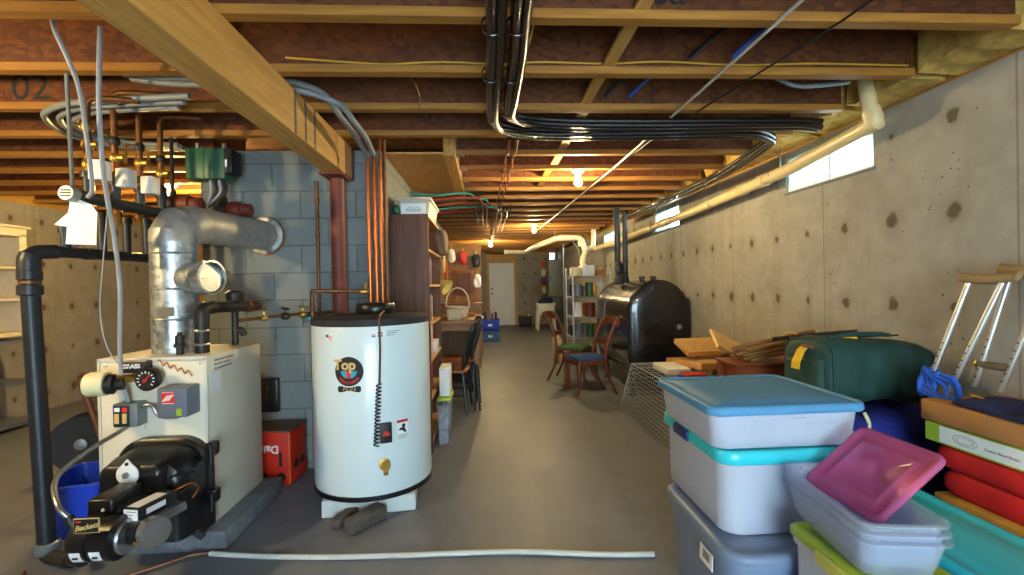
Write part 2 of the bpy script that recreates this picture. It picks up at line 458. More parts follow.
        if smooth:
            me.shade_smooth(); me.set_sharp_from_angle(angle=math.radians(smooth))
        if parent is None: o.location = off; OFF[o.name] = off
        else: o.parent = parent; OFF[o.name] = off
        if sub:
            md = o.modifiers.new('smooth', 'SUBSURF'); md.levels = sub; md.render_levels = sub
        return o

def tag(o, label, cat, group=None, kind=None):
    o['label'] = label; o['category'] = cat
    if group: o['group'] = group
    if kind: o['kind'] = kind
    return o
def thing(name, label, cat, loc=(0, 0, 0), group=None):
    o = bpy.data.objects.new(name, None); COL.objects.link(o); o.empty_display_size = .1
    o.location = loc; OFF[o.name] = Vector(loc)
    return tag(o, label, cat, group)
def struct(o, label=None, cat=None):
    o['kind'] = 'structure'
    if label: o['label'] = label; o['category'] = cat
    return o
def kids(o): return [c for c in bpy.data.objects if c.parent == o]
def dup(root, loc, rotz=None, label=None, rot=None):
    def rec(o, par):
        c = o.copy(); COL.objects.link(c)
        if par: c.parent = par
        for k in kids_of.get(o.name, ()): rec(k, c)
        return c
    kids_of = {}
    for o in list(bpy.data.objects):
        if o.parent: kids_of.setdefault(o.parent.name, []).append(o)
    r = rec(root, None); r.location = loc
    if rotz is not None: r.rotation_euler = (0, 0, rotz)
    if rot: r.rotation_euler = rot
    if label: r['label'] = label
    return r
def text(body, size, mx, name, m, parent, depth=.0006, bold=0, align='CENTER', shear=0, space=1):
    cu = bpy.data.curves.new(name, 'FONT'); cu.body = body; cu.size = size; cu.extrude = depth; cu.align_x = align; cu.align_y = 'CENTER'
    cu.offset = bold; cu.shear = shear; cu.space_character = space
    t = bpy.data.objects.new(name+'_tmp', cu); COL.objects.link(t)
    dg = bpy.context.evaluated_depsgraph_get(); me = bpy.data.meshes.new_from_object(t.evaluated_get(dg))
    bpy.data.objects.remove(t); bpy.data.curves.remove(cu)
    off = OFF.get(parent.name, Vector()) if parent else Vector()
    me.transform(Matrix.Translation(-off) @ mx)
    me.materials.clear(); me.materials.append(M[m])
    o = bpy.data.objects.new(name, me); COL.objects.link(o)
    if parent: o.parent = parent; OFF[o.name] = off
    return o
def frame(o, xdir, ydir):
    """matrix whose local X/Y run along xdir/ydir at o"""
    x = Vector(xdir).normalized(); y = Vector(ydir).normalized(); z = x.cross(y).normalized(); y = z.cross(x)
    m = Matrix((x, y, z)).transposed().to_4x4(); m.translation = Vector(o); return m
def rrect(w, d, r, n=5):
    out = []
    for cx, cy, a0 in ((w/2-r, d/2-r, 0), (-w/2+r, d/2-r, PI/2), (-w/2+r, -d/2+r, PI), (w/2-r, -d/2+r, 1.5*PI)):
        for k in range(n+1):
            a = a0+PI/2*k/n; out.append((cx+r*math.cos(a), cy+r*math.sin(a)))
    return out
# ------------------------------------------------------------------ the setting
XR, XL, YB, YF, ZC, ZS = 2.405, -5.1, 15.4, -2.6, 2.378, 2.68
def keep(): m = MB(); m.keep = True; return m

m = keep(); m.b2(XL-.3, XR+.3, YF-.3, YB+.3, -.2, 0); struct(m.build('floor', 'floor'), 'smooth grey concrete basement slab', 'floor')
m = keep(); m.b2(XL-.3, XR+.3, YF-.3, YB+.3, ZS, ZS+.03); struct(m.build('ceiling', 'subfloor'), 'brown sheathing above the joists', 'ceiling')

WIN = [(-.14, .69), (2.77, 3.61), (5.68, 6.52), (8.55, 9.38)]
WZ0, WZ1, TH = 2.03, 2.30, .25
m = keep()
m.b2(XR, XR+TH, YF, YB+.25, 0, WZ0)
ys = [YF]+[v for w in WIN for v in w]+[YB+.25]
for a, b in zip(ys[::2], ys[1::2]): m.b2(XR, XR+TH, a, b, WZ0, WZ1)
m.b2(XR, XR+TH, YF, YB+.25, WZ1, 2.345)
struct(m.build('wall_right', 'wall_r', smooth=0), 'poured concrete wall with form tie stains', 'wall')
m = keep(); m.b2(XR+.05, XR+TH, YF, YB, 2.345, ZS); struct(m.build('trim_1', 'lumber', smooth=0), 'rim board above the right wall', 'trim')
m = keep(); m.b2(XL-TH, XL, YF, YB+.25, 0, 2.345); struct(m.build('wall_left', 'wall_l', smooth=0), 'poured concrete wall on the left', 'wall')
m = keep(); m.b2(XL-TH, XL, YF, YB, 2.345, ZS); struct(m.build('trim_2', 'lumber', smooth=0), 'rim board above the left wall', 'trim')
# far wall with the door opening and a small window
m = keep()
DX0, DX1, DZ = .11, .99, 2.08
m.b2(XL, DX0, YB, YB+.25, 0, ZS); m.b2(DX0, DX1, YB, YB+.25, DZ, ZS)
m.b2(DX1, 2.13, YB, YB+.25, 0, ZS); m.b2(2.13, 2.33, YB, YB+.25, 0, 2.1); m.b2(2.13, 2.33, YB, YB+.25, 2.42, ZS); m.b2(2.33, XR+.25, YB, YB+.25, 0, ZS)
struct(m.build('wall_back', 'wall_b', smooth=0), 'poured concrete end wall with the white door', 'wall')
# near wall behind the viewer with an unseen opening added for bluish daylight fill
m = keep()
m.b2(XL, -.6, YF-.25, YF, 0, ZS); m.b2(-.6, 1.3, YF-.25, YF, 2.1, ZS); m.b2(1.3, XR, YF-.25, YF, 0, ZS)
struct(m.build('wall_front', 'wall_b', smooth=0), 'poured concrete wall behind the viewer', 'wall')
# block wall
BY, BX0, BX1, BYE = 3.6, -2.08, -.75, 9.6
m = keep()
m.b2(BX0, BX1, BY, BY+.2, 0, 2.376); m.b2(BX1-.2, BX1, BY+.2, BYE, 0, 2.376); m.b2(BX0, BX0+.2, BY+.2, BYE, 0, 2.376); m.b2(BX0+.2, BX1-.2, BYE-.2, BYE, 0, 2.376)
struct(m.build('wall_middle', 'block', smooth=0), 'grey concrete block wall behind the boiler and water heater', 'wall')
# left back partition closing the utility bay
m = keep(); m.b2(XL, BX0, 8.4, 8.5, 0, ZS); struct(m.build('wall_partition', 'plywood', smooth=0), 'wood partition behind the boiler bay', 'wall')

def window(n, y0, y1, lab):
    root = thing('window_%d' % n, lab, 'window', (XR+.1, (y0+y1)/2, WZ0)); root['kind'] = 'structure'
    x0, x1 = XR+.012, XR+.062
    m = MB()
    m.b2(x0, x1, y0, y1, WZ0, WZ0+.018, .003); m.b2(x0, x1, y0, y1, WZ1-.018, WZ1, .003)
    for a in (y0, y1-.02): m.b2(x0, x1, a, a+.02, WZ0+.018, WZ1-.018, .003)
    m.build('window_frame', 'vinyl', root)
    mid = (y0+y1)/2-.02
    m = MB(); m.b2(x0+.008, x1-.006, mid-.012, mid+.012, WZ0+.018, WZ1-.018, .003)
    m.b2(x0+.012, x1-.012, y1-.065, y1-.05, WZ0+.018, WZ1-.018, .003); m.build('sash', 'vinyl', root)
    m = MB(); m.b2(x0+.02, x0+.024, y0+.02, y1-.02, WZ0+.018, WZ1-.018); m.build('pane', 'glass', root)
    m = MB(); m.b2(XR-.006, XR+.012, y0-.02, y1+.02, WZ0-.02, WZ0-.001, .003); m.build('sill', 'plinth', root)
for n, (a, b) in enumerate(WIN[1:], 1):
    window(n, a, b, ('wide high basement window nearest the green bag', 'high basement window above the black oil tank', 'small far basement window beyond the black vent pipes')[n-1])
window(4, *WIN[0], 'high basement window beside the viewer')
root = thing('window_5', 'tiny window in the far end wall above the grey panel', 'window', (2.23, YB, 2.1)); root['kind'] = 'structure'
m = MB()
for x in (2.13, 2.305): m.b2(x, x+.025, YB+.05, YB+.09, 2.1, 2.42)
for z in (2.1, 2.395): m.b2(2.155, 2.305, YB+.05, YB+.09, z, z+.025)
m.build('window_frame', 'vinyl', root)
m = MB(); m.b2(2.155, 2.305, YB+.066, YB+.07, 2.125, 2.395); m.build('pane', 'glass', root)

# end door
root = thing('door_1', 'white panelled door in the far end wall', 'door', ((DX0+DX1)/2, YB, 0)); root['kind'] = 'structure'
m = MB(); m.b2(DX0+.031, DX1-.031, YB+.03, YB+.072, .001, DZ-.031, .001)
for (a, b, c, d) in ((.12, .36, .12, .62), (.47, .71, .12, .62), (.12, .36, .75, 1.5), (.47, .71, .75, 1.5), (.12, .36, 1.63, 1.88), (.47, .71, 1.63, 1.88)):
    x = DX0+.025
    m.b2(x+a, x+b, YB+.018, YB+.03, c, d, .008)
    m.b2(x+a+.03, x+b-.03, YB+.012, YB+.018, c+.03, d-.03, .004)
slab = m.build('door_panel', 'door', root)
for z in (1.05, 1.2):
    m = MB(); m.lathe([(.03, 0), (.03, .012), (.014, .018), (.014, .04), (.028, .05), (.028, .068), (.01, .074)], (DX0+.115, YB+.03, z), (0, -1, 0), 16); m.build('door_knob' if z < 1.1 else 'deadbolt', 'black_soft', slab)
m = MB()
for x in (DX0-.06, DX1): m.b2(x, x+.06, YB-.02, YB, 0, DZ+.06)
m.b2(DX0, DX1, YB-.02, YB, DZ, DZ+.06)
for x in (DX0, DX1-.03): m.b2(x, x+.03, YB, YB+.25, 0, DZ)
m.b2(DX0+.02, DX1-.02, YB+.2, YB+.25, 0, DZ)  # unseen backing board added to stop daylight leaking in around the door
m.b2(DX0+.03, DX1-.03, YB, YB+.1, DZ-.03, DZ)
m.build('door_frame', 'lumber_z', root)
m = keep(); m.b2(DX0-.06, DX1+.06, YB-.02, YB, DZ+.07, ZC); struct(m.build('trim_3', 'lumber', smooth=0), 'wood header boards over the far door', 'trim')
m = keep(); m.b2(XL, XR, YB-.02, YB, ZC-.04, ZS); struct(m.build('trim_4', 'lumber', smooth=0), 'rim board over the far end wall', 'trim')

# ------------------------------------------------------------------ floor joists overhead
ORD = ['', 'first', 'second', 'third', 'fourth', 'fifth', 'sixth', 'seventh', 'eighth', 'ninth', 'tenth', 'eleventh', 'twelfth', 'thirteenth', 'fourteenth', 'fifteenth', 'sixteenth', 'seventeenth', 'eighteenth', 'nineteenth', 'twentieth']
ORD += ['twenty-'+o for o in ORD[1:10]]+['thirtieth']
JS, JY = .478, 1.87
def joist(x0, x1, yfar, lab, grp):
    yc = yfar-.029
    root = thing('floor_joist', lab, 'joist', ((x0+x1)/2, yc, ZC), grp)
    m = MB(); m.b2(x0, x1, yc-.029, yc+.029, ZC, ZC+.038, .002, 1); m.build('bottom_flange', 'flange', root, smooth=0)
    m = MB(); m.b2(x0, x1, yc-.006, yc+.006, ZC+.038, ZS-.038); m.build('web', 'web', root, smooth=0)
    m = MB(); m.b2(x0, x1, yc-.029, yc+.029, ZS-.038, ZS-.001); m.build('top_flange', 'flange', root, smooth=0)
    return root
n = 0
for k in range(-5, 29):
    y = JY+JS*k
    if y > YB-.1: break
    if k < 0:
        joist(XL, 2.22, y, 'wood I-joist overhead behind the viewer, %s back' % ORD[-k], 'ceiling joists')
        continue
    n += 1
    if 3.55 < y < 5.8:
        joist(XL, BX0+.02, y, 'wood I-joist over the boiler bay, %s back from the girder end' % ORD[int((y-3.55)/JS)+1], 'ceiling joists')
        joist(-.205, 2.22, y, 'wood I-joist hung on the doubled header, %s from its near end' % ORD[int((y-3.55)/JS)+1], 'ceiling joists')
    else:
        joist(XL, 2.22, y, 'wood I-joist crossing the ceiling, %s from the viewer' % ORD[n], 'ceiling joists')
# yellow wool packed at the joist ends along the right wall
n = 0
for k in range(0, 12):
    y0 = JY+JS*k+.004; y1 = JY+JS*(k+1)-.062
    n += 1
    m = MB(); rings = []
    for j in range(9):
        y = y0+(y1-y0)*j/8
        rings.append([(XR+.045, y, ZC-.03+.03), (2.225+.04*random.random(), y, ZC+.005+.05*random.random()), (2.22+.03*random.random(), y, ZC+.14), (2.235, y, ZS-.03), (XR+.045, y, ZS-.01)])
    m.loft(rings)
    tag(m.build('insulation_batt', 'batt', smooth=60), 'yellow insulation wool stuffed at the right wall, %s bay from the viewer' % ORD[n], 'insulation', 'insulation at the joist ends')
# flat strips lying on the bottom flanges
n = 0
for k in range(0, 8):
    y0 = JY+JS*(k-1)-.03; y1 = y0+JS
    n += 1
    x = .60+random.uniform(-.012, .012)
    m = MB(); m.b2(x, x+.062, y0+.008, y1-.006, ZC+.0385, ZC+.058, .002, 1)
    tag(m.build('wood_strip', 'lumber', smooth=0), 'flat pale wood strip between joists left of the bulb, %s from the viewer' % ORD[n], 'strip', 'wood strips lying between the joists')
# girder and post
root = thing('wooden_girder', 'heavy yellow laminated wood beam running overhead above the boiler', 'beam', (-1.02, 1.2, 2.143))
for k in range(3):
    x = -1.098+k*.046
    m = MB(); m.b2(x, x+.0455, -1.2, 3.36, 2.146, ZC-.001, .002, 1); m.build('ply', 'lumber', root, smooth=0)
for y in (2.48, 2.62, 2.76):
    m = MB(); m.b2(-.9605, -.9575, y, y+.022, 2.15, ZC-.005); m.build('seam', 'oldwood', root, smooth=0)
root = thing('steel_post', 'reddish brown steel post carrying the end of the wood girder', 'post', (-1.046, 3.45, 0))
m = MB(); m.cyl((-1.046, 3.45, .012), (-1.046, 3.45, 2.128), .05, 24); m.build('shaft', 'redpost', root)
m = MB(); m.b2(-1.12, -.965, 3.28, 3.53, 2.128, 2.143, .002, 1); m.build('top_plate', 'redpost', root)
m = MB(); m.b2(-1.12, -.972, 3.40, 3.52, 0, .012); m.build('base_plate', 'redpost', root)
m = MB(); m.b2(-1.098, -.96, 3.365, 3.59, 2.146, ZC-.001, .002, 1); tag(m.build('beam_block', 'oldwood_hot', smooth=0), 'dark wood packing block between girder end and block wall', 'block')
# doubled header with hangers, plywood under the stair opening
root = thing('header_beam', 'doubled wood header beside the plywood stair ceiling', 'beam', (-.26, 4.7, 2.34))
for k in range(2):
    x = -.30+k*.046
    m = MB(); m.b2(x, x+.045, 3.62, 5.72, 2.34, ZS-.002, .002, 1); m.build('ply', 'lumber', root, smooth=0)
for k in range(5):
    y = 3.782+JS*k-.029-.0
    m = MB(); m.b2(-.2085, -.2065, y-.05, y+.05, 2.36, 2.6); m.b2(-.2065, -.14, y-.032, y+.032, 2.3745, 2.377); m.build('joist_hanger', 'galv', root, smooth=0)
m = MB(); m.b2(-.745, -.302, 3.62, 5.72, 2.352, 2.37)
tag(m.build('plywood_sheet', 'plywood', smooth=0), 'orange plywood sheet under the stairs above the bookcase', 'plywood')

# ------------------------------------------------------------------ lamps
def bulb(x, y, lab, kind='bulb_warm', z=ZC):
    root = thing('ceiling_bulb', lab, 'light bulb', (x, y, z-.16), 'bare ceiling bulbs')
    m = MB(); m.lathe([(.055, 0), (.057, -.012), (.045, -.03), (.028, -.036), (.026, -.055)][::-1], (x, y, z), n=24); m.build('lampholder', 'porcelain', root)
    m = MB(); m.lathe([(.013, -.05), (.014, -.068), (.022, -.088), (.030, -.108), (.031, -.122), (.026, -.138), (.014, -.148), (.002, -.151)], (x, y, z), n=20); m.build('bulb', kind, root)
    return root
bulb(.863, 4.231, 'lit bare bulb on the ceiling nearest the viewer')
bulb(.86, 8.055, 'lit bare bulb halfway down the ceiling, above the white pipe')
bulb(.15, 10.923, 'lit bare bulb at the far end over the white door')
bulb(-3.0, 4.709, 'lit bulb at the back of the boiler bay', 'bulb_back', z=ZC)
b_ = bulb(-3.0, 1.363, 'lit bulb hanging on a cord left of the boiler', 'bulb_left', z=2.14)
MB().cyl((-3.0, 1.363, 2.14), (-3.0, 1.363, ZC), .006, 8).build('cord', 'white_cable', b_)
bulb(1.1, -.549, 'lit bulb behind the viewer', 'bulb_soft')
# ------------------------------------------------------------------ boiler
BX, BXR, BYF, BYK, BZ0, BZ1 = -2.01, -1.465, 2.545, 3.14, .105, 1.0
m = MB(); m.b2(-2.02, -1.365, 2.50, 3.2, 0, .104, .012)
tag(m.build('concrete_plinth', 'plinth'), 'low grey concrete block pad under the cream boiler', 'concrete pad')
root = thing('boiler', 'cream oil-fired boiler cabinet with black burner door, standing on a concrete pad', 'boiler', ((BX+BXR)/2, 2.84, BZ0))
m = MB(); m.b2(BX, BXR, BYF+.012, BYK, BZ0, BZ1, .006); body = m.build('cabinet', 'creamdk', root)
m = MB(); m.b2(BX+.012, BXR-.012, BYF+.004, BYF+.0125, BZ0+.03, BZ1-.018, .003); m.build('front_panel', 'cream', root)
m = MB()
m.b2(BX-.003, BX+.012, BYF, BYK, BZ0, BZ1+.003, .003); m.b2(BX-.003, BXR+.003, BYF, BYF+.014, BZ1-.016, BZ1+.004, .003)
m.b2(BXR-.012, BXR+.002, BYF, BYF+.014, BZ0, BZ1, .003); m.build('panel_edge', 'creamdk', root)
m = MB(); m.b2(BXR+.0005, BXR+.0015, 2.57, 2.68, .80, .91); lb = m.build('label_sheet', 'paper', root); lb['label'] = 'white paper label on the boiler side'
random.seed(4); m = MB()
for row, ln in enumerate((.20, .14, .15)):
    y = 2.615
    while y < 2.615+ln:
        w = random.uniform(.012, .03); m.b2(BXR+.0012, BXR+.002, y, y+w, .965-.022*row, .976-.022*row); y += w+random.uniform(.004, .009)
m.build('handwriting', 'grey_ink', root)
for x, z in ((BX+.04, .97), (BXR-.03, .97), (-1.775, .645)): MB().lathe([(.008, 0), (.008, .003), (.003, .006)], (x, BYF+.003, z), (0, -1, 0), 10).build('screw', 'steel', root)
# arched cast burner door
def arch(w, h, r, n=10):
    pts = [(-w/2, 0), (w/2, 0)]
    for k in range(n+1):
        a = PI/2*k/n; pts.append((w/2-r+r*math.cos(a), h-r+r*math.sin(a)))
    for k in range(n+1):
        a = PI/2+PI/2*k/n; pts.append((-w/2+r+r*math.cos(a), h-r+r*math.sin(a)))
    return pts
def xz(poly, cx, y0, y1, z):
    return [[(cx+a, y, z+b) for a, b in poly] for y in (y0, y1)]
DCX = -1.668
m = MB()
m.loft([[(DCX+a, y, .13+b) for a, b in arch(w, h, r)] for (y, w, h, r) in ((2.549, .46, .465, .15), (2.50, .46, .465, .15), (2.488, .44, .45, .14))])
door = m.build('burner_door', 'black', root); door['label'] = 'black arched burner door'
m = MB()
m.loft([[(DCX+.005+a, y, .15+b) for a, b in arch(w, h, r)] for (y, w, h, r) in ((2.489, .43, .415, .13), (2.40, .41, .405, .13), (2.34, .37, .385, .12), (2.325, .33, .355, .11))])
m.build('burner_hood', 'black', door)
m = MB()
m.loft([[(DCX-.01+a, y, .37+b) for a, b in arch(w, h, .04)] for (y, w, h) in ((2.40, .32, .175), (2.30, .28, .16), (2.285, .26, .14))])
m.build('hood_shelf', 'black', door)
for x in (-1.52, -1.47):
    m = MB(); m.tube([(x-.05, 2.322, .46), (x, 2.335, .475), (x+.05, 2.36, .475)], .006, 6); m.build('rib', 'black', door)
m = MB(); m.tube([(-1.60, 2.318, .36), (-1.5, 2.324, .372), (-1.44, 2.35, .40)], .006, 6); m.build('rib', 'black', door)
m = MB()
for z in (.26, .50):
    m = MB(); m.b2(-1.44, -1.395, 2.47, 2.53, z, z+.07, .01); m.cyl((-1.405, 2.462, z-.03), (-1.405, 2.462, z+.06), .014, 12); m.build('hinge', 'black', door)
# round sight plate
SP = (-1.675, 2.279, .50)
m = MB(); m.lathe([(.05, 0), (.05, .006), (.044, .009), (.012, .010), (.012, .018), (.002, .02)], SP, (0, -1, 0), 24)
m.prism([(-.034, .034), (.034, .034), (.0, .072)], 0, .006, frame((SP[0], SP[1], SP[2]), (1, 0, 0), (0, 0, 1)))
sp = m.build('sight_plate', 'white', door); sp['label'] = 'white drop-shaped sight plate'
m = MB(); m.lathe([(.014, .008), (.014, .021), (.006, .022)], SP, (0, -1, 0), 16); m.build('plate_hub', 'grey_steel', sp)
MB().lathe([(.008, 0), (.008, .004)], (SP[0], SP[1]-.006, SP[2]+.05), (0, -1, 0), 10).build('plate_hole', 'ink', sp)
# pedestal feet and drain clutter at the boiler's lower right
m = MB(); m.tube(bez([(-1.50, 2.54, .24), (-1.50, 2.44, .24), (-1.47, 2.42, .15), (-1.44, 2.44, .11)], .03), .018, 10)
m.ball((-1.50, 2.43, .24), .032); m.cyl((-1.50, 2.40, .24), (-1.50, 2.36, .25), .012, 10); m.lathe([(.03, 0), (.03, .01)], (-1.50, 2.36, .25), (0, -1, 0), 8)
dv = m.build('drain_valve', 'iron_matte', root); dv['label'] = 'dark drain valve at the lower corner'
# gauge, relay, cream cap, junction box, control box
m = MB(); m.lathe([(.012, 0), (.012, .05), (.056, .055), (.058, .085), (.054, .09)], (-1.71, BYF+.004, .905), (0, -1, 0), 28); g = m.build('gauge', 'black', root); g['label'] = 'round black temperature gauge'
m = MB(); m.lathe([(.047, 0), (.047, .001)], (-1.71, BYF-.0865, .905), (0, -1, 0), 28); m.build('dial', 'black_soft', g)
m = MB()
for k in range(11):
    a = math.radians(-40+26*k); c_, s_ = math.cos(a), math.sin(a)
    m.box((-1.71+.038*c_, BYF-.0885, .905+.038*s_), (.011, .001, .005), rot=(0, -a, 0))
m.build('dial_mark', 'paper', g)
m = MB(); m.box((-1.706, BYF-.0892, .911), (.05, .0012, .006), rot=(0, -.9, 0)); m.box((-1.714, BYF-.0892, .902), (.02, .0012, .012)); m.build('needle', 'red_ink', g)
m = MB(); m.b2(-1.855, -1.735, BYF-.06, BYF+.004, .935, .993, .006); r_ = m.build('relay', 'black_soft', root); r_['label'] = 'black relay box at the top edge'
text('BRASS', .03, frame((-1.795, BYF-.0612, .970), (1, 0, 0), (0, 0, 1)), 'marking', 'paper', r_, bold=.001)
m = MB(); m.lathe([(.012, -.01), (.058, -.01), (.06, 0), (.06, .06), (.054, .075), (.03, .08)], (-1.895, BYF-.10, .895), (-1, -.2, 0), 26); c_ = m.build('cream_cap', 'creamcap', root); c_['label'] = 'round cream cap sticking out at the left'
m = MB(); m.lathe([(.05, 0), (.05, .03), (.03, .04), (.03, .07)], (-1.89, BYF-.095, .89), (1, .3, -.05), 20); m.build('collar', 'black_soft', c_)
m = MB(); m.tube([(-1.86, BYF-.08, .91), (-1.82, BYF-.03, .905), (-1.82, BYF+.006, .905)], .022, 12); m.build('elbow', 'brass', c_)
m = MB(); m.b2(-1.885, -1.765, BYF-.075, BYF+.004, .665, .785, .008); jb = m.build('junction_box', 'grey_steel', root); jb['label'] = 'grey metal junction box with switch plate'
m = MB(); m.b2(-1.875, -1.80, BYF-.082, BYF-.0755, .672, .776, .003); sw = m.build('switch_plate', 'black_soft', jb)
m = MB()
m.b2(-1.868, -1.843, BYF-.0835, BYF-.082, .748, .768)
m.build('sticker', 'paper', sw)
m = MB(); m.b2(-1.83, -1.807, BYF-.0835, BYF-.082, .745, .768); m.build('sticker', 'red_ink', sw)
m = MB()
for x in (-1.868, -1.83): m.b2(x, x+.022, BYF-.086, BYF-.082, .688, .738, .002)
m.build('switch', 'gold_ink', sw)
m = MB(); m.b2(-1.645, -1.50, BYF-.11, BYF+.004, .715, .865, .008); cb = m.build('control_box', 'grey_box', root); cb['label'] = 'slate grey control box with orange square label'
m = MB(); m.b2(-1.62, -1.56, BYF-.1115, BYF-.1101, .785, .845); m.build('label', 'red_ink', cb)
m = MB()
for k in range(3): m.box((-1.59+(k-1)*.013, BYF-.1122, .815+(k-1)*.002), (.006, .001, .04), rot=(0, .7, 0))
m.b2(-1.618, -1.562, BYF-.1124, BYF-.1115, .787, .7895); m.b2(-1.618, -1.562, BYF-.1124, BYF-.1115, .841, .8435); m.build('label_mark', 'paper', cb)
m = MB(); m.b2(-1.55, -1.525, BYF-.1135, BYF-.1101, .725, .76); m.build('indicator', 'lid_green', cb)
m = MB(); m.tube(bez([(-1.764, BYF-.03, .765), (-1.72, BYF-.03, .765), (-1.695, BYF-.03, .71), (-1.66, BYF-.03, .702), (-1.59, BYF-.04, .702), (-1.57, BYF-.04, .716)], .03), .011, 10); m.build('conduit', 'steel', root)
m = MB(); pts = []
for k in range(60):
    t = k/59; pts.append((-1.70+.17*t, BYF-.012, .985-.07*t+.012*math.sin(t*30)))
m.tube(pts, .003, 6); m.build('capillary_coil', 'copper', root)

# ------------------------------------------------------------------ oil burner
root = thing('oil_burner', 'black oil burner with silver pump and grey transformer in front of the boiler', 'oil burner', (-1.6, 2.12, .13))
m = MB(); m.lathe([(.07, 0), (.10, .02), (.105, .10), (.10, .14), (.08, .17), (.075, .27)], (-1.62, 2.06, .26), (0, 1, 0), 32); m.build('fan_housing', 'black', root)
m = MB()
m.lathe([(.03, 0), (.075, .008), (.088, .03), (.088, .09)], (-1.735, 2.02, .25), (1, 0, 0), 28)
m.lathe([(.083, .09), (.083, .098)], (-1.735, 2.02, .25), (1, 0, 0), 28)
m.lathe([(.088, .098), (.088, .175), (.07, .185)], (-1.735, 2.02, .25), (1, 0, 0), 28); mo = m.build('motor', 'black', root)
for x in (-1.70, -1.625):
    m = MB(); n_ = 7
    m.geo([(x+dx, 2.02-.0886*math.cos(a), .25+.0886*math.sin(a)) for dx in (0, .042) for a in [(-.75+.6*k/(n_-1)) for k in range(n_)]], [(k, k+1, n_+k+1, n_+k) for k in range(n_-1)])
    st = m.build('sticker', 'paper', mo)
    m = MB(); m.box((x+.021, 2.02-.0892*math.cos(-.42), .25+.0892*math.sin(-.42)), (.022, .001, .014), rot=(-.42, 0, 0)); m.build('sticker_print', 'ink', mo)
m = MB(); m.lathe([(.068, 0), (.072, .010), (.068, .02)], (-1.552, 2.03, .25), (1, -.05, 0), 28); m.build('motor_flange', 'steel', root)
m = MB(); m.lathe([(.05, 0), (.05, .05), (.054, .055), (.054, .07)], (-1.535, 2.05, .255), (1, -.25, .08), 24); m.build('coupling', 'black', root)
m = MB()
m.lathe([(.042, -.085), (.042, -.03), (.058, -.025), (.06, .03), (.056, .035), (.018, .036), (.016, .04)], (-1.445, 2.03, .262), (.85, -.5, .08), 30)
m.cyl((-1.48, 2.05, .27), (-1.48, 2.04, .20), .014, 10); pu = m.build('fuel_pump', 'steel', root); pu['label'] = 'round silver fuel pump'
m = MB(); m.cyl((-1.49, 1.995, .235), (-1.43, 1.985, .235), .010, 10); m.build('pump_fitting', 'brass', pu)
m = MB(); m.b2(-1.715, -1.61, 2.04, 2.22, .325, .40, .012, 3); m.b2(-1.70, -1.62, 2.06, 2.2, .29, .325, .01); ct = m.build('burner_control', 'black', root); ct['label'] = 'black control housing on top'
m = MB(); m.lathe([(.007, 0), (.005, .005)], (-1.64, 2.03, .36), (0, -1, 0), 10); m.build('screw', 'paper', ct)
m = MB(); m.b2(-1.672, -1.572, 1.924, 1.929, .318, .378, .003); np_ = m.build('nameplate', 'gold_ink', root); np_['label'] = 'black nameplate with script lettering'
m = MB(); m.b2(-1.668, -1.576, 1.922, 1.9245, .322, .374); m.build('plate_face', 'black_soft', np_)
text('Beckett', .029, frame((-1.621, 1.9212, .344), (1, 0, .18), (0, 0, 1)), 'lettering', 'gold_ink', np_, bold=.0006, shear=.4)
m = MB(); m.b2(-1.66, -1.64, 1.921, 1.9225, .362, .368); m.build('red_mark', 'red_ink', np_)
RZ = Matrix.Translation((-1.505, 2.14, -.093)) @ Matrix.Rotation(-.22, 4, 'Z') @ Matrix.Diagonal((.72, .85, .92, 1))
m = MB(); m.b2(-.085, .085, -.13, .12, .385, .415, .004); m.b2(-.08, .08, -.125, .115, .415, .425); pc = m.build('primary_control', 'grey_steel', root, mx=RZ); pc['label'] = 'grey transformer box'
m = MB(); m.b2(-.065, .035, -.12, .10, .425, .49, .006); m.build('control_cover', 'black_soft', pc, mx=RZ)
m = MB(); m.b2(-.064, .030, -.1222, -.1202, .428, .482); m.b2(-.055, .025, -.11, .05, .4901, .4912); m.build('label', 'paper', pc, mx=RZ)
m = MB(); m.b2(.037, .0375, -.08, .03, .445, .472); m.build('label', 'paper', pc, mx=RZ)
for k in range(3):
    m = MB(); m.b2(-.052, .02-.02*k, -.1228, -.1223, .47-.014*k, .474-.014*k); m.build('label_print', 'grey_ink', pc, mx=RZ)
m = MB(); m.tube(spline([(-1.46, 2.2, .36), (-1.42, 2.25, .37), (-1.41, 2.29, .33), (-1.43, 2.28, .29)], 6), .005, 8); m.build('copper_line', 'copper', root)
root.location += Vector((.03, .02, .08))

# flexible conduit and wall cables
m = MB(); m.tube(spline([(-1.835, BYF-.04, .664), (-1.86, BYF-.08, .64), (-1.90, 2.36, .60), (-1.90, 2.18, .54), (-1.80, 2.06, .47), (-1.735, 2.05, .40)], 10), .0105, 12)
cd = tag(m.build('flexible_conduit', 'steel'), 'silver flexible conduit looping from junction box down to burner', 'conduit')
m = MB(); m.cyl((-1.75, 2.052, .42), (-1.73, 2.05, .38), .019, 12); m.build('black_sleeve', 'black_soft', cd)
m = MB(); m.tube(spline([(-1.64, 2.14, 2.50), (-1.70, 2.20, 2.2), (-1.765, 2.30, 1.9), (-1.813, 2.42, 1.6), (-1.831, 2.47, 1.359), (-1.85, 2.485, 1.08), (-1.845, 2.49, .9), (-1.83, 2.505, .787)], 10), .0105, 10)
tag(m.build('electrical_conduit', 'grey_cable'), 'grey conduit dropping from the ceiling to the boiler switch box', 'conduit')
m = MB(); m.tube(spline([(-1.80, 2.36, 1.72), (-1.86, 2.40, 1.45), (-1.89, 2.42, 1.25), (-1.87, 2.43, 1.08), (-1.82, 2.44, .99), (-1.79, 2.47, .97)], 10), .003, 6)
tag(m.build('thermostat_wire', 'grey_cable'), 'thin grey wire dangling beside the boiler conduit', 'wire')

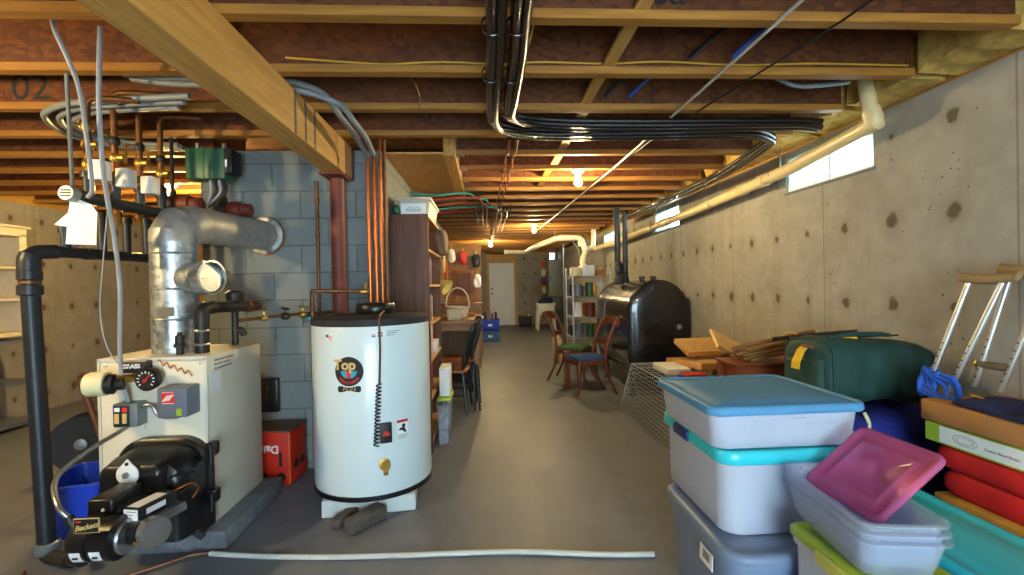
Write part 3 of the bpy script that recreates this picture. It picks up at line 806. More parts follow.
# ------------------------------------------------------------------ flue
FX, FY, FR = -1.775, 2.80, .116
root = thing('flue_pipe', 'shiny galvanized flue rising from boiler and elbowing into the block wall', 'flue pipe', (FX, FY, BZ1))
m = MB(); m.cyl((FX, FY, BZ1+.001), (FX, FY, 1.63), FR, 36)
for z in (1.19, 1.36, 1.56): m.lathe([(FR+.001, -.006), (FR+.004, 0), (FR+.001, .006)], (FX, FY, z), n=36, cap=False)
m.build('stack', 'galv', root)
d = Vector((-1.625-FX, BY-FY, 0)).normalized(); TZ = 1.745
m = MB()
gore = [Vector((FX, FY, 1.625)), Vector((FX, FY, 1.665)), Vector((FX, FY, 1.665))+d*.035+Vector((0, 0, .055)), Vector((FX, FY, TZ-.02))+d*.10, Vector((FX, FY, TZ))+d*.16]
m.tube(gore, [FR+.003]*5, 36); m.build('elbow', 'flue_dull', root, smooth=25)
m = MB(); m.tube([Vector((FX, FY, TZ))+d*.155, Vector((-1.625, BY-.005, TZ))], FR-.008, 36); m.build('horizontal_run', 'flue_dull', root)
m = MB(); m.lathe([(FR-.005, 0), (FR+.02, .004), (FR+.02, .03), (FR+.012, .034)], Vector((-1.625, BY-.036, TZ)), (0, 1, 0), 36); m.build('wall_collar', 'galv', root)
m = MB(); m.lathe([(FR+.03, 0), (FR+.03, .012)], (-1.625, BY-.013, TZ), (0, 1, 0), 36); m.build('thimble', 'copper_dull', root)
dd = Vector((.95, -.3, 0)).normalized()
m = MB(); m.lathe([(.07, 0), (.082, .10), (.085, .19)], (FX, FY, 1.42), dd, 32); m.build('branch', 'galv', root)
m = MB(); m.lathe([(.086, .18), (.094, .185), (.094, .262), (.097, .266), (.085, .268), (.085, .235)], (FX, FY, 1.42), dd, 32, cap=False); rg = m.build('damper_ring', 'galv', root)
m = MB(); m.lathe([(.080, 0), (.080, .003)], Vector((FX, FY, 1.42))+dd*.246, (dd+Vector((0, 0, .12))).normalized(), 32); dp = m.build('damper_plate', 'galv', rg)
m = MB(); m.box(Vector((FX, FY, 1.40))+dd*.251+Vector((-.012, -.03, 0)), (.003, .045, .03), rot=(0, 0, math.atan2(dd.y, dd.x))); m.build('green_label', 'green_box', rg)
m = MB(); m.cyl(Vector((FX, FY, 1.42))+dd*.255+Vector((.02, .085, .02)), Vector((FX, FY, 1.42))+dd*.255+Vector((.035, .12, .035)), .006, 8); m.build('weight_screw', 'steel', rg)
m = MB(); m.box((FX+.02, FY-FR-.0015, 1.235), (.09, .002, .05)); m.build('foil_label', 'steel', root)

# ------------------------------------------------------------------ iron supply pipe beside the flue
m = MB()
m.tube([(-1.585, 2.72, 1.001), (-1.585, 2.72, 1.17)], .036, 20); m.tube(bez([(-1.585, 2.72, 1.16), (-1.585, 2.72, 1.245), (-1.575, 2.81, 1.25)], .07, 8), .038, 20)
m.tube([(-1.575, 2.805, 1.249), (-1.56, 3.18, 1.24)], .033, 20)
root = tag(m.build('supply_pipe', 'iron_matte'), 'dark steel elbow pipe rising from boiler top beside the flue', 'pipe')
m = MB()
for z in (1.05, 1.125): m.lathe([(.0385, -.006), (.041, 0), (.0385, .006)], (-1.585, 2.72, z), n=20, cap=False)
m.build('band', 'steel', root)
m = MB(); m.cyl((-1.562, 3.14, 1.242), (-1.559, 3.22, 1.24), .042, 8); m.cyl((-1.559, 3.22, 1.24), (-1.557, 3.29, 1.238), .036, 16); m.build('union', 'copper_dull', root)
m = MB(); m.lathe([(.018, 0), (.018, .035), (.03, .04), (.03, .055), (.022, .06), (.022, .10), (.012, .105), (.012, .12)], (-1.655, 2.64, BZ1+.005), n=12)
tag(m.build('air_vent', 'iron_matte'), 'small dark air vent valve standing on the boiler top', 'valve')
m = MB(); m.tube(bez([(-1.575, 3.05, BZ1+.004), (-1.575, 3.05, 1.085), (-1.545, 3.07, 1.10), (-1.535, 3.08, 1.06)], .03), .02, 12); m.tube([(-1.575, 3.05, 1.06), (-1.575, 3.05, 1.30)], .02, 12)
m.lathe([(.045, 0), (.05, .02), (.05, .05), (.03, .065)], (-1.575, 3.05, 1.28), n=16)
rv = tag(m.build('relief_valve', 'iron_matte'), 'dark relief valve on a short riser at the boiler back', 'valve')
m = MB(); m.tube([(-1.555, 3.05, 1.155), (-1.36, 3.24, 1.17), (-1.112, 3.47, 1.175)], .011, 10)
fl = tag(m.build('feed_pipe', 'copper_dull'), 'thin copper feed line with valves running to the block wall', 'pipe')
for t, s_ in ((.25, .02), (.47, .026), (.66, .024)):
    p = Vector((-1.555, 3.05, 1.155)).lerp(Vector((-1.112, 3.47, 1.175)), t)
    m = MB(); m.ball(p, s_, (1.3, 1, 1)); m.cyl(p, p+Vector((0, 0, .05)), .007, 8); m.cyl(p+Vector((-.025, 0, .055)), p+Vector((.025, 0, .045)), .008, 8); m.build('valve', 'brass' if t != .47 else 'iron_matte', fl)
p = Vector((-1.555, 3.05, 1.155)).lerp(Vector((-1.112, 3.47, 1.175)), .74)
m = MB(); m.lathe([(.014, -.05), (.03, -.045), (.03, -.02), (.014, -.01)], p, n=14); m.build('backflow_valve', 'teal_pex', fl)
m = MB(); m.b2(-1.665, -1.54, 3.545, 3.599, .44, .69, .01); m.b2(-1.65, -1.60, 3.53, 3.545, .47, .66, .008)
tag(m.build('cleanout_cover', 'black'), 'black cleanout cover on the block wall behind the boiler', 'cover')

# ------------------------------------------------------------------ big black fill pipe and return header
PX, PY = -2.20, 2.47
root = thing('black_drain_pipe', 'thick black pipe rising from the floor at far left, elbowing into a level header', 'pipe', (PX, PY, 0))
m = MB(); m.cyl((PX-.01, PY, .075), (PX-.06, PY, 1.43), .038, 28); m.build('riser', 'iron', root)
m = MB(); m.lathe([(.042, 0), (.05, .005), (.05, .05), (.043, .055), (.043, .075), (.049, .08), (.049, .12), (.041, .125)], (PX-.058, PY, 1.34), n=24); m.build('coupling', 'iron', root)
m = MB(); m.lathe([(.044, 0), (.044, .012)], (PX-.058, PY, 1.399), n=24); m.build('brass_band', 'copper_dull', root)
m = MB(); m.tube(bez([(PX-.06, PY, 1.45), (PX-.06, PY, 1.555), (PX-.015, PY+.10, 1.565)], .09, 8), [.046]*5+[.036]*8, 24); m.build('elbow', 'iron', root)
m = MB(); m.tube([(PX-.017, PY+.095, 1.565), (PX-.01, 3.4, 1.57)], .030, 18)
m.lathe([(.034, 0), (.034, .05)], (PX-.015, PY+.27, 1.566), (0, 1, 0), 16); m.build('header', 'iron', root)
m = MB(); m.lathe([(.046, 0), (.052, .01), (.052, .05), (.044, .055)], (PX-.01, PY, .055), n=24); m.build('floor_collar', 'grey_steel', root)
m = MB(); m.tube(bez([(PX-.01, PY, .07), (PX-.01, PY, .04), (PX+.10, PY-.05, .05), (PX+.26, PY-.12, .075)], .05), .032, 14); m.lathe([(.04, 0), (.04, .04)], (PX+.14, PY-.065, .055), (.9, -.4, .1), 10); m.build('floor_branch', 'iron_matte', root)
for y, h, k in ((2.62, .12, 0), (2.86, .24, 1), (3.05, .24, 1), (3.22, .26, 1)):
    m = MB(); m.cyl((PX-.012, y, 1.56), (PX-.012, y, 1.57+h), .022, 14)
    m.lathe([(.03, 0), (.03, .035)], (PX-.012, y, 1.565+h-(.02 if k == 0 else .04)), n=12); m.build('stub', 'iron', root)
# threaded hanger rod
m = MB(); m.cyl((-2.195, 2.66, 1.597), (-1.935, 2.32, ZC-.001), .0085, 8); m.lathe([(.016, 0), (.016, .014)], (-2.195, 2.66, 1.60), n=6)
tag(m.build('hanger_rod', 'grey_steel'), 'thin steel rod hanging from a joist to the black header', 'rod')
# upper supply header with a capped end
HX, HZ = -2.0, 1.83
root = thing('supply_header', 'black iron header pipe with capped grey end, level above the boiler', 'pipe', (HX, 2.9, HZ))
m = MB(); m.cyl((HX, 2.41, HZ), (HX, 3.30, HZ), .03, 20); m.build('pipe', 'iron', root)
m = MB(); m.lathe([(.034, 0), (.038, .004), (.038, .045), (.033, .05)], (HX, 2.375, HZ), (0, 1, 0), 20); cp = m.build('cap', 'grey_steel', root); cp['label'] = 'round grey pipe cap'
m = MB()
for k in range(3): m.b2(HX-.024, HX+.024, 2.373, 2.3755, HZ-.016+k*.013, HZ-.009+k*.013)
m.build('cap_marking', 'ink', cp)
m = MB(); m.geo([], [])
pg = [(-.03, .02), (.06, -.02), (.085, -.06), (.08, -.22), (-.05, -.215), (-.045, -.13), (-.10, -.12), (-.06, -.08), (-.04, -.06)]
m.prism(pg, 0, .002, frame((HX+.015, 2.425, HZ-.028), (1, .12, 0), (0, .04, 1)))
wt = tag(m.build('paper_tag', 'paper', smooth=0), 'torn white paper tag hanging on the black capped header', 'tag')
m = MB()
for k in range(3): m.prism([(-.03, -.115-.025*k), (.06-.02*k, -.115-.025*k), (.06-.02*k, -.118-.025*k), (-.03, -.118-.025*k)], -.001, 0, frame((HX+.015, 2.425, HZ-.028), (1, .12, 0), (0, .04, 1)))
m.build('print', 'grey_ink', wt)
# four zone risers
ORD4 = ['nearest', 'second', 'third', 'farthest']
for k, y in enumerate((2.51, 2.685, 2.87, 3.05)):
    root = thing('zone_riser', 'copper zone riser with a black valve body above the header, %s of four' % ORD4[k], 'pipe', (HX, y, HZ+.02), 'zone risers on the header')
    m = MB(); m.cyl((HX, y, HZ+.02), (HX, y, HZ+.13), .024, 14); m.lathe([(.032, 0), (.034, .01), (.032, .03)], (HX, y, HZ+.10), n=10); m.build('nipple', 'iron', root)
    zt = 2.435 if k else 2.335
    pts = bez([(HX, y, HZ+.12), (HX, y, zt), (HX+.12, y+.02, zt+.004), (HX+.22, y+.05, zt+.005)], .045)
    m = MB(); m.tube(pts, .0165 if k else .0155, 14); m.build('copper_riser', 'copper_dull', root)
    for j, z in enumerate((HZ+.17, HZ+.27, HZ+.36)):
        m = MB(); m.lathe([(.02, -.022), (.026, -.012), (.026, .012), (.02, .022)], (HX, y, z-.02*(k % 2)), n=12)
        if j == 1: m.cyl((HX-.02, y, z-.02*(k % 2)), (HX+.05, y, z-.02*(k % 2)), .018, 10)
        m.build('valve_body', ('iron_matte', 'brass', 'iron_matte')[j] if k else 'brass', root)
    m = MB(); m.tube([(HX-.03, y-.01, HZ+.37), (HX-.05, y-.03, HZ+.37), (HX-.055, y-.035, HZ+.26)], .008, 8); m.build('lever', 'brass', root)
    if k < 3:
        zb = tag(MB().b2(HX+.03, HX+.098, y-.045, y+.025, HZ+.085, HZ+.185, .006).build('zone_valve_head', 'white'), 'white zone valve cover, %s of three along the header' % ('nearest', 'middle', 'farthest')[k], 'valve cover', 'white zone valve covers')
        m = MB(); m.b2(HX+.02, HX+.03, y-.012, y+.012, HZ+.12, HZ+.15); m.build('clip', 'brass', zb)
# return ball valves with yellow handles under the header
for k, y in enumerate((2.83, 3.02, 3.2)):
    x = PX-.045
    root = thing('ball_valve', 'small brass ball valve with dangling lever under the header, %s of three' % ('nearest', 'middle', 'farthest')[k], 'valve', (x, y, 1.8), 'ball valves under the header')
    m = MB(); m.cyl((x, y, 1.80), (x, y, 2.24-.02*k), .0135, 12); m.lathe([(.018, 0), (.026, .015), (.026, .04), (.018, .055)], (x, y, 1.81), n=12); m.build('body', 'copper_dull', root)
    m = MB(); m.tube(bez([(x+.02, y-.02, 1.835), (x+.05, y-.05, 1.84), (x+.052, y-.055, 1.74)], .012), .008, 8); m.build('lever', 'brass', root)
# circulators and green relay box beyond
for k, (x, y) in enumerate(((-1.98, 3.28), (-1.78, 3.535))):
    root = thing('circulator_pump', 'dark red circulator pump tucked above the flue, %s' % ('left one', 'right one')[k], 'pump', (x, y, 1.9), 'circulator pumps')
    m = MB(); m.lathe([(.02, 0), (.055, .01), (.06, .03), (.06, .09), (.045, .10), (.045, .16), (.03, .17)], (x-.08, y, 1.93), (1, .1, 0), 20); m.build('motor', 'redpost', root)
    m = MB(); m.lathe([(.05, -.03), (.06, -.02), (.06, .02), (.05, .03)], (x-.10, y, 1.93), (1, .1, 0), 20); m.cyl((x-.10, y, 1.85), (x-.10, y, 2.02), .02, 12); m.cyl((x-.10, y, 2.02), (x-.10, y, ZC-.004), .012, 12); m.build('volute', 'iron_matte', root)
root = thing('relay_box', 'dark green control box hanging above the flue beside the block wall', 'control box', (-1.86, 3.40, 1.98))
m = MB(); m.b2(-2.03, -1.77, 3.34, 3.47, 2.115, 2.325, .006); m.b2(-1.92, -1.905, 3.335, 3.475, 2.11, 2.33, .003); m.build('case', 'green_box', root)
m = MB(); m.b2(-1.77, -1.715, 3.33, 3.46, 2.15, 2.32, .012); m.build('end_cap', 'black_soft', root)
m = MB(); m.b2(-1.76, -1.745, 3.327, 3.33, 2.19, 2.24); m.build('tag', 'paper', root)
m = MB(); m.b2(-2.0, -1.98, 3.41, 3.43, 2.32, ZC-.001); m.build('strap', 'grey_steel', root)
m = MB(); m.b2(-1.82, -1.80, 3.41, 3.43, 2.32, ZC-.001); m.build('strap', 'grey_steel', root)
for k in range(4):
    x = -1.9+.03*k; dx = -.05*k
    m = MB(); m.tube(spline([(x, 3.40, 2.115), (x+.005, 3.395, 2.02), (x-.03+dx, 3.37, 1.87), (x-.12+dx, 3.35, 1.80+.02*k)], 8), .011, 8); m.build('conduit_whip', ('grey_cable', 'iron_matte')[k % 2], root)
# grey pex lines sweeping from the risers under the girder to the copper by the heater
for k in range(2):
    o_ = .055*k
    m = MB(); m.tube(spline([(HX+.19, 2.50+o_, 2.455), (-1.6, 2.50+o_, 2.44-.01*k), (-1.12, 2.51+o_, 2.43-.015*k), (-.95, 2.55+o_, 2.43-.02*k), (-.85+.06*k, 2.64+o_*.7, 2.40-.03*k), (-.815+.075*k, 2.76+o_*.4, 2.34-.03*k), (-.80+.07*k, 3.0, 2.31-.02*k), (-.79+.044*k, 3.27, 2.26)], 10), .017, 12)
    if k == 0: pass
    tag(m.build('heating_tube', 'grey_pex'), 'grey insulated tube crossing under the beam, %s of the pair' % ('upper', 'lower')[k], 'tube', 'grey tubes crossing the beam')
# grey tubing looped under the joists at the left
LOOP = [(-1.5, 2.52), (-1.75, 2.55), (-1.955, 2.58), (-2.216, 2.64), (-2.46, 2.80), (-2.60, 3.08), (-2.57, 3.30), (-2.40, 3.42), (-2.1, 3.46)]
for k in range(3):
    c_ = Vector((-2.0, 3.0)); f_ = 1-.13*k
    m = MB(); m.tube(spline([(c_.x+(x-c_.x)*f_, c_.y+(y-c_.y)*f_, 2.352-.004*k) for x, y in LOOP], 8), .017, 10)
    tag(m.build('tubing_loop', 'grey_pex'), 'grey tubing loop under the joists left of the risers, %s one' % ('outer', 'middle', 'inner')[k], 'tube', 'grey tubing loops')
# ------------------------------------------------------------------ water heater
HXc, HYc, HR, HB, HT = -.742, 3.11, .365, .105, 1.165
PZ = Matrix.Translation((HXc-.02, HYc+.0, 0)) @ Matrix.Rotation(.10, 4, 'Z')
m = MB(); m.b2(-.25, .29, -.29, .26, 0, HB-.002, .008)
tag(m.build('foam_pad', 'foam', mx=PZ), 'white foam pad under the water heater', 'pad')
root = thing('water_heater', 'white cylindrical water heater with black rims and round logo', 'water heater', (HXc, HYc, HB))
m = MB(); m.lathe([(HR-.004, HB+.028), (HR, HB+.04), (HR, HT-.05), (HR-.004, HT-.04)], (HXc, HYc, 0), n=72); m.build('jacket', 'white_enamel', root)
m = MB(); m.lathe([(HR-.02, HB), (HR+.004, HB+.004), (HR+.005, HB+.03), (HR, HB+.032)], (HXc, HYc, 0), n=72); b_ = m.build('bottom_rim', 'black', root); b_['label'] = 'black bottom rim'
m = MB(); m.lathe([(HR, HT-.045), (HR+.005, HT-.042), (HR+.004, HT-.006), (HR-.004, HT), (.10, HT+.012), (.02, HT+.013)], (HXc, HYc, 0), n=72); t_ = m.build('top_cap', 'rubber', root); t_['label'] = 'dark grey top cap'
m = MB(); m.lathe([(.118, HT+.008), (.124, HT+.016), (.124, HT+.066), (.114, HT+.08), (.03, HT+.082)], (HXc+.02, HYc+.03, 0), n=40); c_ = m.build('flue_collar', 'black', root); c_['label'] = 'black round collar on top'
def on_tank(ang, z, r=HR):
    """point and outward frame on the jacket; ang measured from -Y towards +X"""
    a = math.radians(ang); o = Vector((math.sin(a), -math.cos(a), 0))
    return frame(Vector((HXc, HYc, z))+o*r, (math.cos(a), math.sin(a), 0), (0, 0, 1))
def wrap(mb_faces_fn, ang, z, dr):
    pass
def decal(name, poly, ang, z, m, parent, dr=.0012, th=.0008):
    """flat decal shape bent around the jacket (poly x along the arc, y up)"""
    mb = MB(); bm = mb.bm; n = len(poly)
    def pos(x, y, r): 
        a = math.radians(ang)+x/HR; return (HXc+math.sin(a)*r, HYc-math.cos(a)*r, z+y)
    R = HR+dr; cx = sum(p[0] for p in poly)/n; cy = sum(p[1] for p in poly)/n
    rings = []
    for s_ in (1, .75, .5, .25): rings.append([pos(cx+(x-cx)*s_, cy+(y-cy)*s_, R) for x, y in poly])
    rim = [[pos(x, y, HR-.001) for x, y in poly]]
    mb.loft(rim+rings, cap0=False)
    return mb.build(name, m, parent, smooth=60)
def wraptext(body, size, ang, z, name, m, parent, dr=.0026, bold=.001, shear=0, fnmap=None):
    t = text(body, size, Matrix(), name, m, None, bold=bold, shear=shear)
    for v in t.data.vertices:
        x, y, h = v.co
        if fnmap: x, y = fnmap(x, y)
        a = math.radians(ang)+x/HR; r = HR+dr+h*.5
        v.co = Vector((HXc+math.sin(a)*r, HYc-math.cos(a)*r, z+y))-OFF[parent.name]
    t.parent = parent; OFF[t.name] = OFF[parent.name]; return t
circ = lambda r, n=40: [(r*math.cos(2*PI*k/n), r*math.sin(2*PI*k/n)) for k in range(n)]
LA, LZ = -8, .865
lg = decal('logo', circ(.085), LA, LZ, 'ink', root); lg['label'] = 'round black logo decal'
decal('logo_plate', [(x, y-.102) for x, y in rrect(.138, .036, .012)], LA, LZ, 'ink', lg)
for sx, c_ in ((-1, 'teal_ink'), (1, 'teal_ink')):
    pts = [(0, .0)]+[(sx*.042*math.cos(a), -.042*math.sin(a)) for a in [PI/2*k/8 for k in range(9)]]
    decal('logo_half_disc', [(x+sx*.006, y+.003) for x, y in pts][::sx], LA, LZ, c_, lg, dr=.0018)
decal('logo_bar', [(-.012, .006), (.012, .006), (.012, -.04), (-.012, -.04)][::-1], LA, LZ, 'red_ink', lg, dr=.0022)
wraptext('Top', .080, LA, LZ+.036, 'logo_word', 'gold_ink', lg, bold=.003, fnmap=lambda x, y: (x-.025, y))
def curve_(x, y):
    a = x/.062; r = .068-y
    return (r*math.sin(a), -r*math.cos(a))
wraptext('PERFORMER', .023, LA, LZ+.002, 'logo_arc_word', 'red_ink', lg, bold=.0004, fnmap=curve_)
wraptext('P L U S', .025, LA, LZ-.102, 'logo_sub_word', 'gold_ink', lg, bold=.0003, shear=.25)
# flag, rating text, thermostat cover, warning label, drain
fl = decal('flag_sticker', [(-.024, -.012), (.026, -.018), (.024, .014), (-.022, .02)], -28, 1.06, 'paper', root)
decal('flag_canton', [(-.021, .001), (-.001, -.001), (-.001, .016), (-.0205, .018)], -28, 1.06, 'blue_ink', fl, dr=.002)
for k in range(4): decal('flag_stripe', [(-.02+.02*(k < 2), -.010+.007*k), (.024, -.016+.007*k), (.024, -.013+.007*k), (-.02+.02*(k < 2), -.007+.007*k)], -28, 1.06, 'red_ink', fl, dr=.002)
rl = decal('rating_label', [(-.05, -.018), (.03, -.018), (.03, .02), (-.05, .02)], 20, 1.072, 'paper', root)
for a0, b0, w, h in ((-.045, -.014, .022, .012), (-.012, -.014, .03, .012), (-.012, .002, .03, .012), (-.045, .004, .02, .003)):
    decal('rating_print', [(a0, b0), (a0+w, b0), (a0+w, b0+h), (a0, b0+h)], 20, 1.072, 'grey_ink', rl, dr=.002)
for k in range(3): decal('rating_print', [(.04, .012-.012*k), (.12-.02*k, .014-.012*k), (.12-.02*k, .018-.012*k), (.04, .016-.012*k)], 20, 1.074, 'grey_ink', rl, dr=.002)
F = on_tank(23.4, .50)
m = MB(); m.box((0, 0, .012), (.066, .115, .028), bev=.004); ac = m.build('access_cover', 'black_soft', root, mx=F); ac['label'] = 'black thermostat cover'
m = MB(); m.prism([(-.024, -.014), (.024, -.014), (.014, .004), (.006, .014), (-.006, .014), (-.014, .004)], .026, .028); m.build('red_mark', 'red_ink', ac, mx=F)
wl = decal('warning_label', [(-.038, -.055), (.036, -.055), (.036, .068), (-.038, .068)], 40, .49, 'paper', root)
decal('warning_band', [(-.037, .05), (.035, .05), (.035, .066), (-.037, .066)], 40, .49, 'red_ink', wl, dr=.002)
decal('warning_figure', [(-.03, .01), (-.01, .022), (.012, .018), (.026, -.012), (.01, -.01), (-.005, .004), (-.02, .006)], 40, .49, 'ink', wl, dr=.002)
decal('warning_figure', [(x*1+.006, y+.03) for x, y in circ(.012, 14)], 40, .49, 'ink', wl, dr=.002)
for k in range(4): decal('warning_print', [(-.032, -.022-.008*k), (.03, -.022-.008*k), (.03, -.019-.008*k), (-.032, -.019-.008*k)], 40, .49, 'grey_ink', wl, dr=.002)
F = on_tank(22, .315)
m = MB(); m.lathe([(.034, 0), (.034, .006), (.014, .01), (.014, .045)], n=18); m.lathe([(.026, .03), (.03, .036), (.026, .05)], n=8); m.tube([(0, 0, .03), (0, -.03, .034), (0, -.05, .034)], .014, 10)
d_ = m.build('drain_cock', 'brass', root, mx=F); d_['label'] = 'brass drain cock'
# armoured cable and coiled cord down the front
m = MB(); m.tube(spline([(-.64, 3.0, HT+.03), (-.622, 2.82, HT+.02), (-.615, 2.752, HT-.01), (-.612, 2.748, 1.0), (-.616, 2.748, .88), (-.62, 2.748, .79)], 8), .006, 8)
cb = tag(m.build('power_cable', 'brown_hose'), 'brown cable running down the water heater front to a coiled cord', 'cable')
m = MB(); pts = []
for k in range(240):
    t = k/239; a = t*2*PI*17; x = -.622-.022*t
    pts.append((x+.014*math.cos(a), 2.742+.008*math.sin(a), .79-.36*t))
m.tube(pts, .0042, 6); m.build('coiled_cord', 'black_soft', cb)
for k, (x, y, l, a) in enumerate(((-.83, 2.76, .20, .35), (-.70, 2.70, .24, .62))):
    mx = Matrix.Translation((x, y, .042)) @ Matrix.Rotation(-a, 4, 'Z')
    m = MB(); m.box((0, 0, 0), (.085 if k else .07, l, .075 if k else .05), bev=.008); 
    tag(m.build('wood_block', 'oldwood', mx=Matrix.Translation((0, 0, -.003 if k else -.015)) @ mx), ('short weathered wood offcut lying under the water heater edge', 'thicker grey wood offcut in front of the foam pad')[k], 'wood block')

# copper lines on the tank and wall
for k, (x, y, r, z0, z1) in enumerate(((-.79, 3.30, .0145, HT+.01, 2.24), (-.748, 3.31, .0145, HT+.01, 2.24), (-.712, 3.32, .011, HT+.01, ZC-.003), (-.685, 3.34, .011, HT+.01, ZC-.003))):
    m = MB(); m.cyl((x, y, z0), (x, y, z1), r, 14)
    for z in (1.28, 1.62+.1*k): m.lathe([(r+.001, -.02), (r+.0035, -.018), (r+.0035, .018), (r+.001, .02)], (x, y, z), n=14, cap=False)
    tag(m.build('copper_pipe', 'copper' if k != 3 else 'copper_dull'), 'vertical copper pipe above the water heater, %s of the four side by side' % ('leftmost', 'second from left', 'third from left', 'rightmost')[k], 'pipe', 'copper pipes above the water heater')
m = MB(); m.tube(bez([(-.80, 3.295, 1.318), (-1.135, 3.2, 1.33), (-1.138, 3.16, 1.33), (-1.138, 3.16, .02)], .03), .0125, 12)
ob = tag(m.build('overflow_pipe', 'copper_dull'), 'thin copper pipe running left then down beside the water heater', 'pipe')
m = MB(); m.lathe([(.016, -.03), (.02, -.02), (.02, .02), (.016, .03)], (-.83, 3.287, 1.319), (1, .28, 0), 12); m.cyl((-.83, 3.287, 1.319), (-.815, 3.28, 1.38), .008, 8); m.build('relief_fitting', 'brass', ob)
m = MB(); m.cyl((-1.235, 3.572, .05), (-1.235, 3.572, 2.14), .0125, 12)
for z in (1.75, 2.0): m.lathe([(.014, -.02), (.017, -.018), (.017, .018), (.014, .02)], (-1.235, 3.572, z), n=12, cap=False)
tag(m.build('copper_pipe', 'copper_dull'), 'lone copper pipe clipped to the block wall left of the red post', 'pipe')

# red crate with worn lid, on the floor between boiler and water heater
RC = Matrix.Translation((-1.50, 3.42, 0)) @ Matrix.Rotation(-.10, 4, 'Z')
root = thing('red_crate', 'upturned red plastic crate with brown top between boiler and water heater', 'crate', (-1.50, 3.42, 0))
RCm = RC
m = MB(); m.b2(-.17, .155, -.115, .125, .002, .365, .012); m.b2(.155, .162, -.11, .12, .05, .10); m.build('body', 'red_plastic', root, mx=RC)
m = MB(); m.b2(-.175, .165, -.12, .13, .365, .38, .005); tp = m.build('top', 'oldwood_hot', root, mx=RC); tp['label'] = 'worn brown top'
m = MB()
m.b2(.148, .159, -.118, -.103, .01, .36, .004); m.build('corner_strip', 'orange', root, mx=RC)
for x in (.095, -.03): MB().lathe([(.03, 0), (.03, .001)], (x, -.1155, .06), (0, -1, 0), 18).build('grip_hole', 'ink', root, mx=RC)
for y in (-.03, .06): MB().lathe([(.035, 0), (.035, .001)], (.1555, y, .12), (1, 0, 0), 18).build('grip_hole', 'ink', root, mx=RC)
MB().b2(.08, .10, -.1165, -.1152, .13, .23, .0).build('slot', 'ink', root, mx=RC)
text('Dairy', .075, RC @ frame((-.005, -.1158, .25), (-1, 0, 0), (0, 0, -1)), 'lettering', 'paper', root, bold=.002)

# hose and lines across the floor in front
m = MB(); m.tube(spline([(-1.42, 2.46, .014), (-1.15, 2.41, .014), (-.8, 2.37, .014), (-.45, 2.352, .014), (.1, 2.335, .014), (.55, 2.27, .014), (.80, 2.25, .014)], 10), .013, 10)
tag(m.build('floor_hose', 'hose'), 'pale hose lying across the concrete floor in front', 'hose')
m = MB(); m.tube(spline([(-1.40, 2.47, .012), (-1.50, 2.44, .02), (-1.62, 2.36, .015), (-1.80, 2.26, .010), (-1.98, 2.21, .010), (-2.12, 2.24, .010), (-2.20, 2.33, .010), (-2.24, 2.38, .010)], 10), .009, 8)
tag(m.build('oil_line', 'brown_hose'), 'dark brown oil line curling on the floor under the burner', 'hose')

# blue recycling bin behind the big pipe
def tub_shell(m, w0, d0, w1, d1, h, r, th=.004, z=0, rim=.012, n=5, bottom=True):
    """open tapered bin: outer wall up, rolled rim, inner wall down"""
    ring = lambda w, d, zz, rr: [(x, y, zz) for x, y in rrect(w, d, min(rr, w*.45, d*.45), n)]
    R = [ring(w0-.01, d0-.01, z, r), ring(w0, d0, z+.006, r)]
    R += [ring(w0+(w1-w0)*t, d0+(d1-d0)*t, z+h*t, r) for t in (.33, .66, .95)]
    R += [ring(w1+rim*2, d1+rim*2, z+h*.955, r+rim), ring(w1+rim*2, d1+rim*2, z+h, r+rim), ring(w1-th*2, d1-th*2, z+h, r)]
    R += [ring(w0+(w1-w0)*t-th*2, d0+(d1-d0)*t-th*2, z+th+(h-th)*t, r) for t in (.66, .33, .02)]
    m.loft(R); return m
m = MB(); tub_shell(m, .24, .34, .29, .40, .30, .05)
tag(m.build('recycling_bin', 'blue_plastic', mx=Matrix.Translation((-2.33, 2.87, 0)) @ Matrix.Rotation(.25, 4, 'Z')), 'open blue plastic bin on the floor behind the thick black pipe', 'bin')
# hose reel and leaning tube frame at the back left
root = thing('cable_reel', 'round black reel standing on the floor behind the boiler', 'reel', (-3.03, 3.72, 0))
ax = Vector((.35, -.94, 0)).normalized(); c0 = Vector((-3.03, 3.72, .23))
m = MB()
for s_ in (-.08, .08): m.lathe([(.20, -.006), (.205, 0), (.20, .006), (.15, .003)], c0+ax*s_, ax, 36)
m.lathe([(.10, -.08), (.10, .08)], c0, ax, 28); m.build('drum', 'black_soft', root)
m = MB(); m.lathe([(.145, -.07), (.16, -.05), (.16, .05), (.145, .07)], c0, ax, 30); m.build('wound_cord', 'rubber', root)
m = MB(); m.lathe([(.04, .087), (.04, .10), (.015, .11)], c0, ax, 18); m.build('hub', 'grey_steel', root)
m = MB(); m.b2(-3.20, -2.86, 3.66, 3.80, 0, .03, .01); m.build('base', 'black_soft', root)
root = thing('hand_truck', 'rusty brown tube frame leaning behind the boiler left edge', 'hand truck', (-2.7, 3.3, 0))
m = MB(); m.tube(bez([(-2.60, 3.44, .03), (-2.86, 3.46, .77), (-2.62, 3.46, .78), (-2.36, 3.44, .03)], .05), .02, 12); m.build('frame', 'brown_hose', root)
m = MB(); m.b2(-2.66, -2.33, 3.30, 3.48, .012, .022); m.build('toe_plate', 'brown_hose', root)
m = MB()
m.lathe([(.03, -.02), (.07, -.02), (.08, 0), (.07, .02), (.03, .02)], (-2.64, 3.56, .081), (1, 0, 0), 20); m.build('wheel', 'rubber', root)
m = MB()
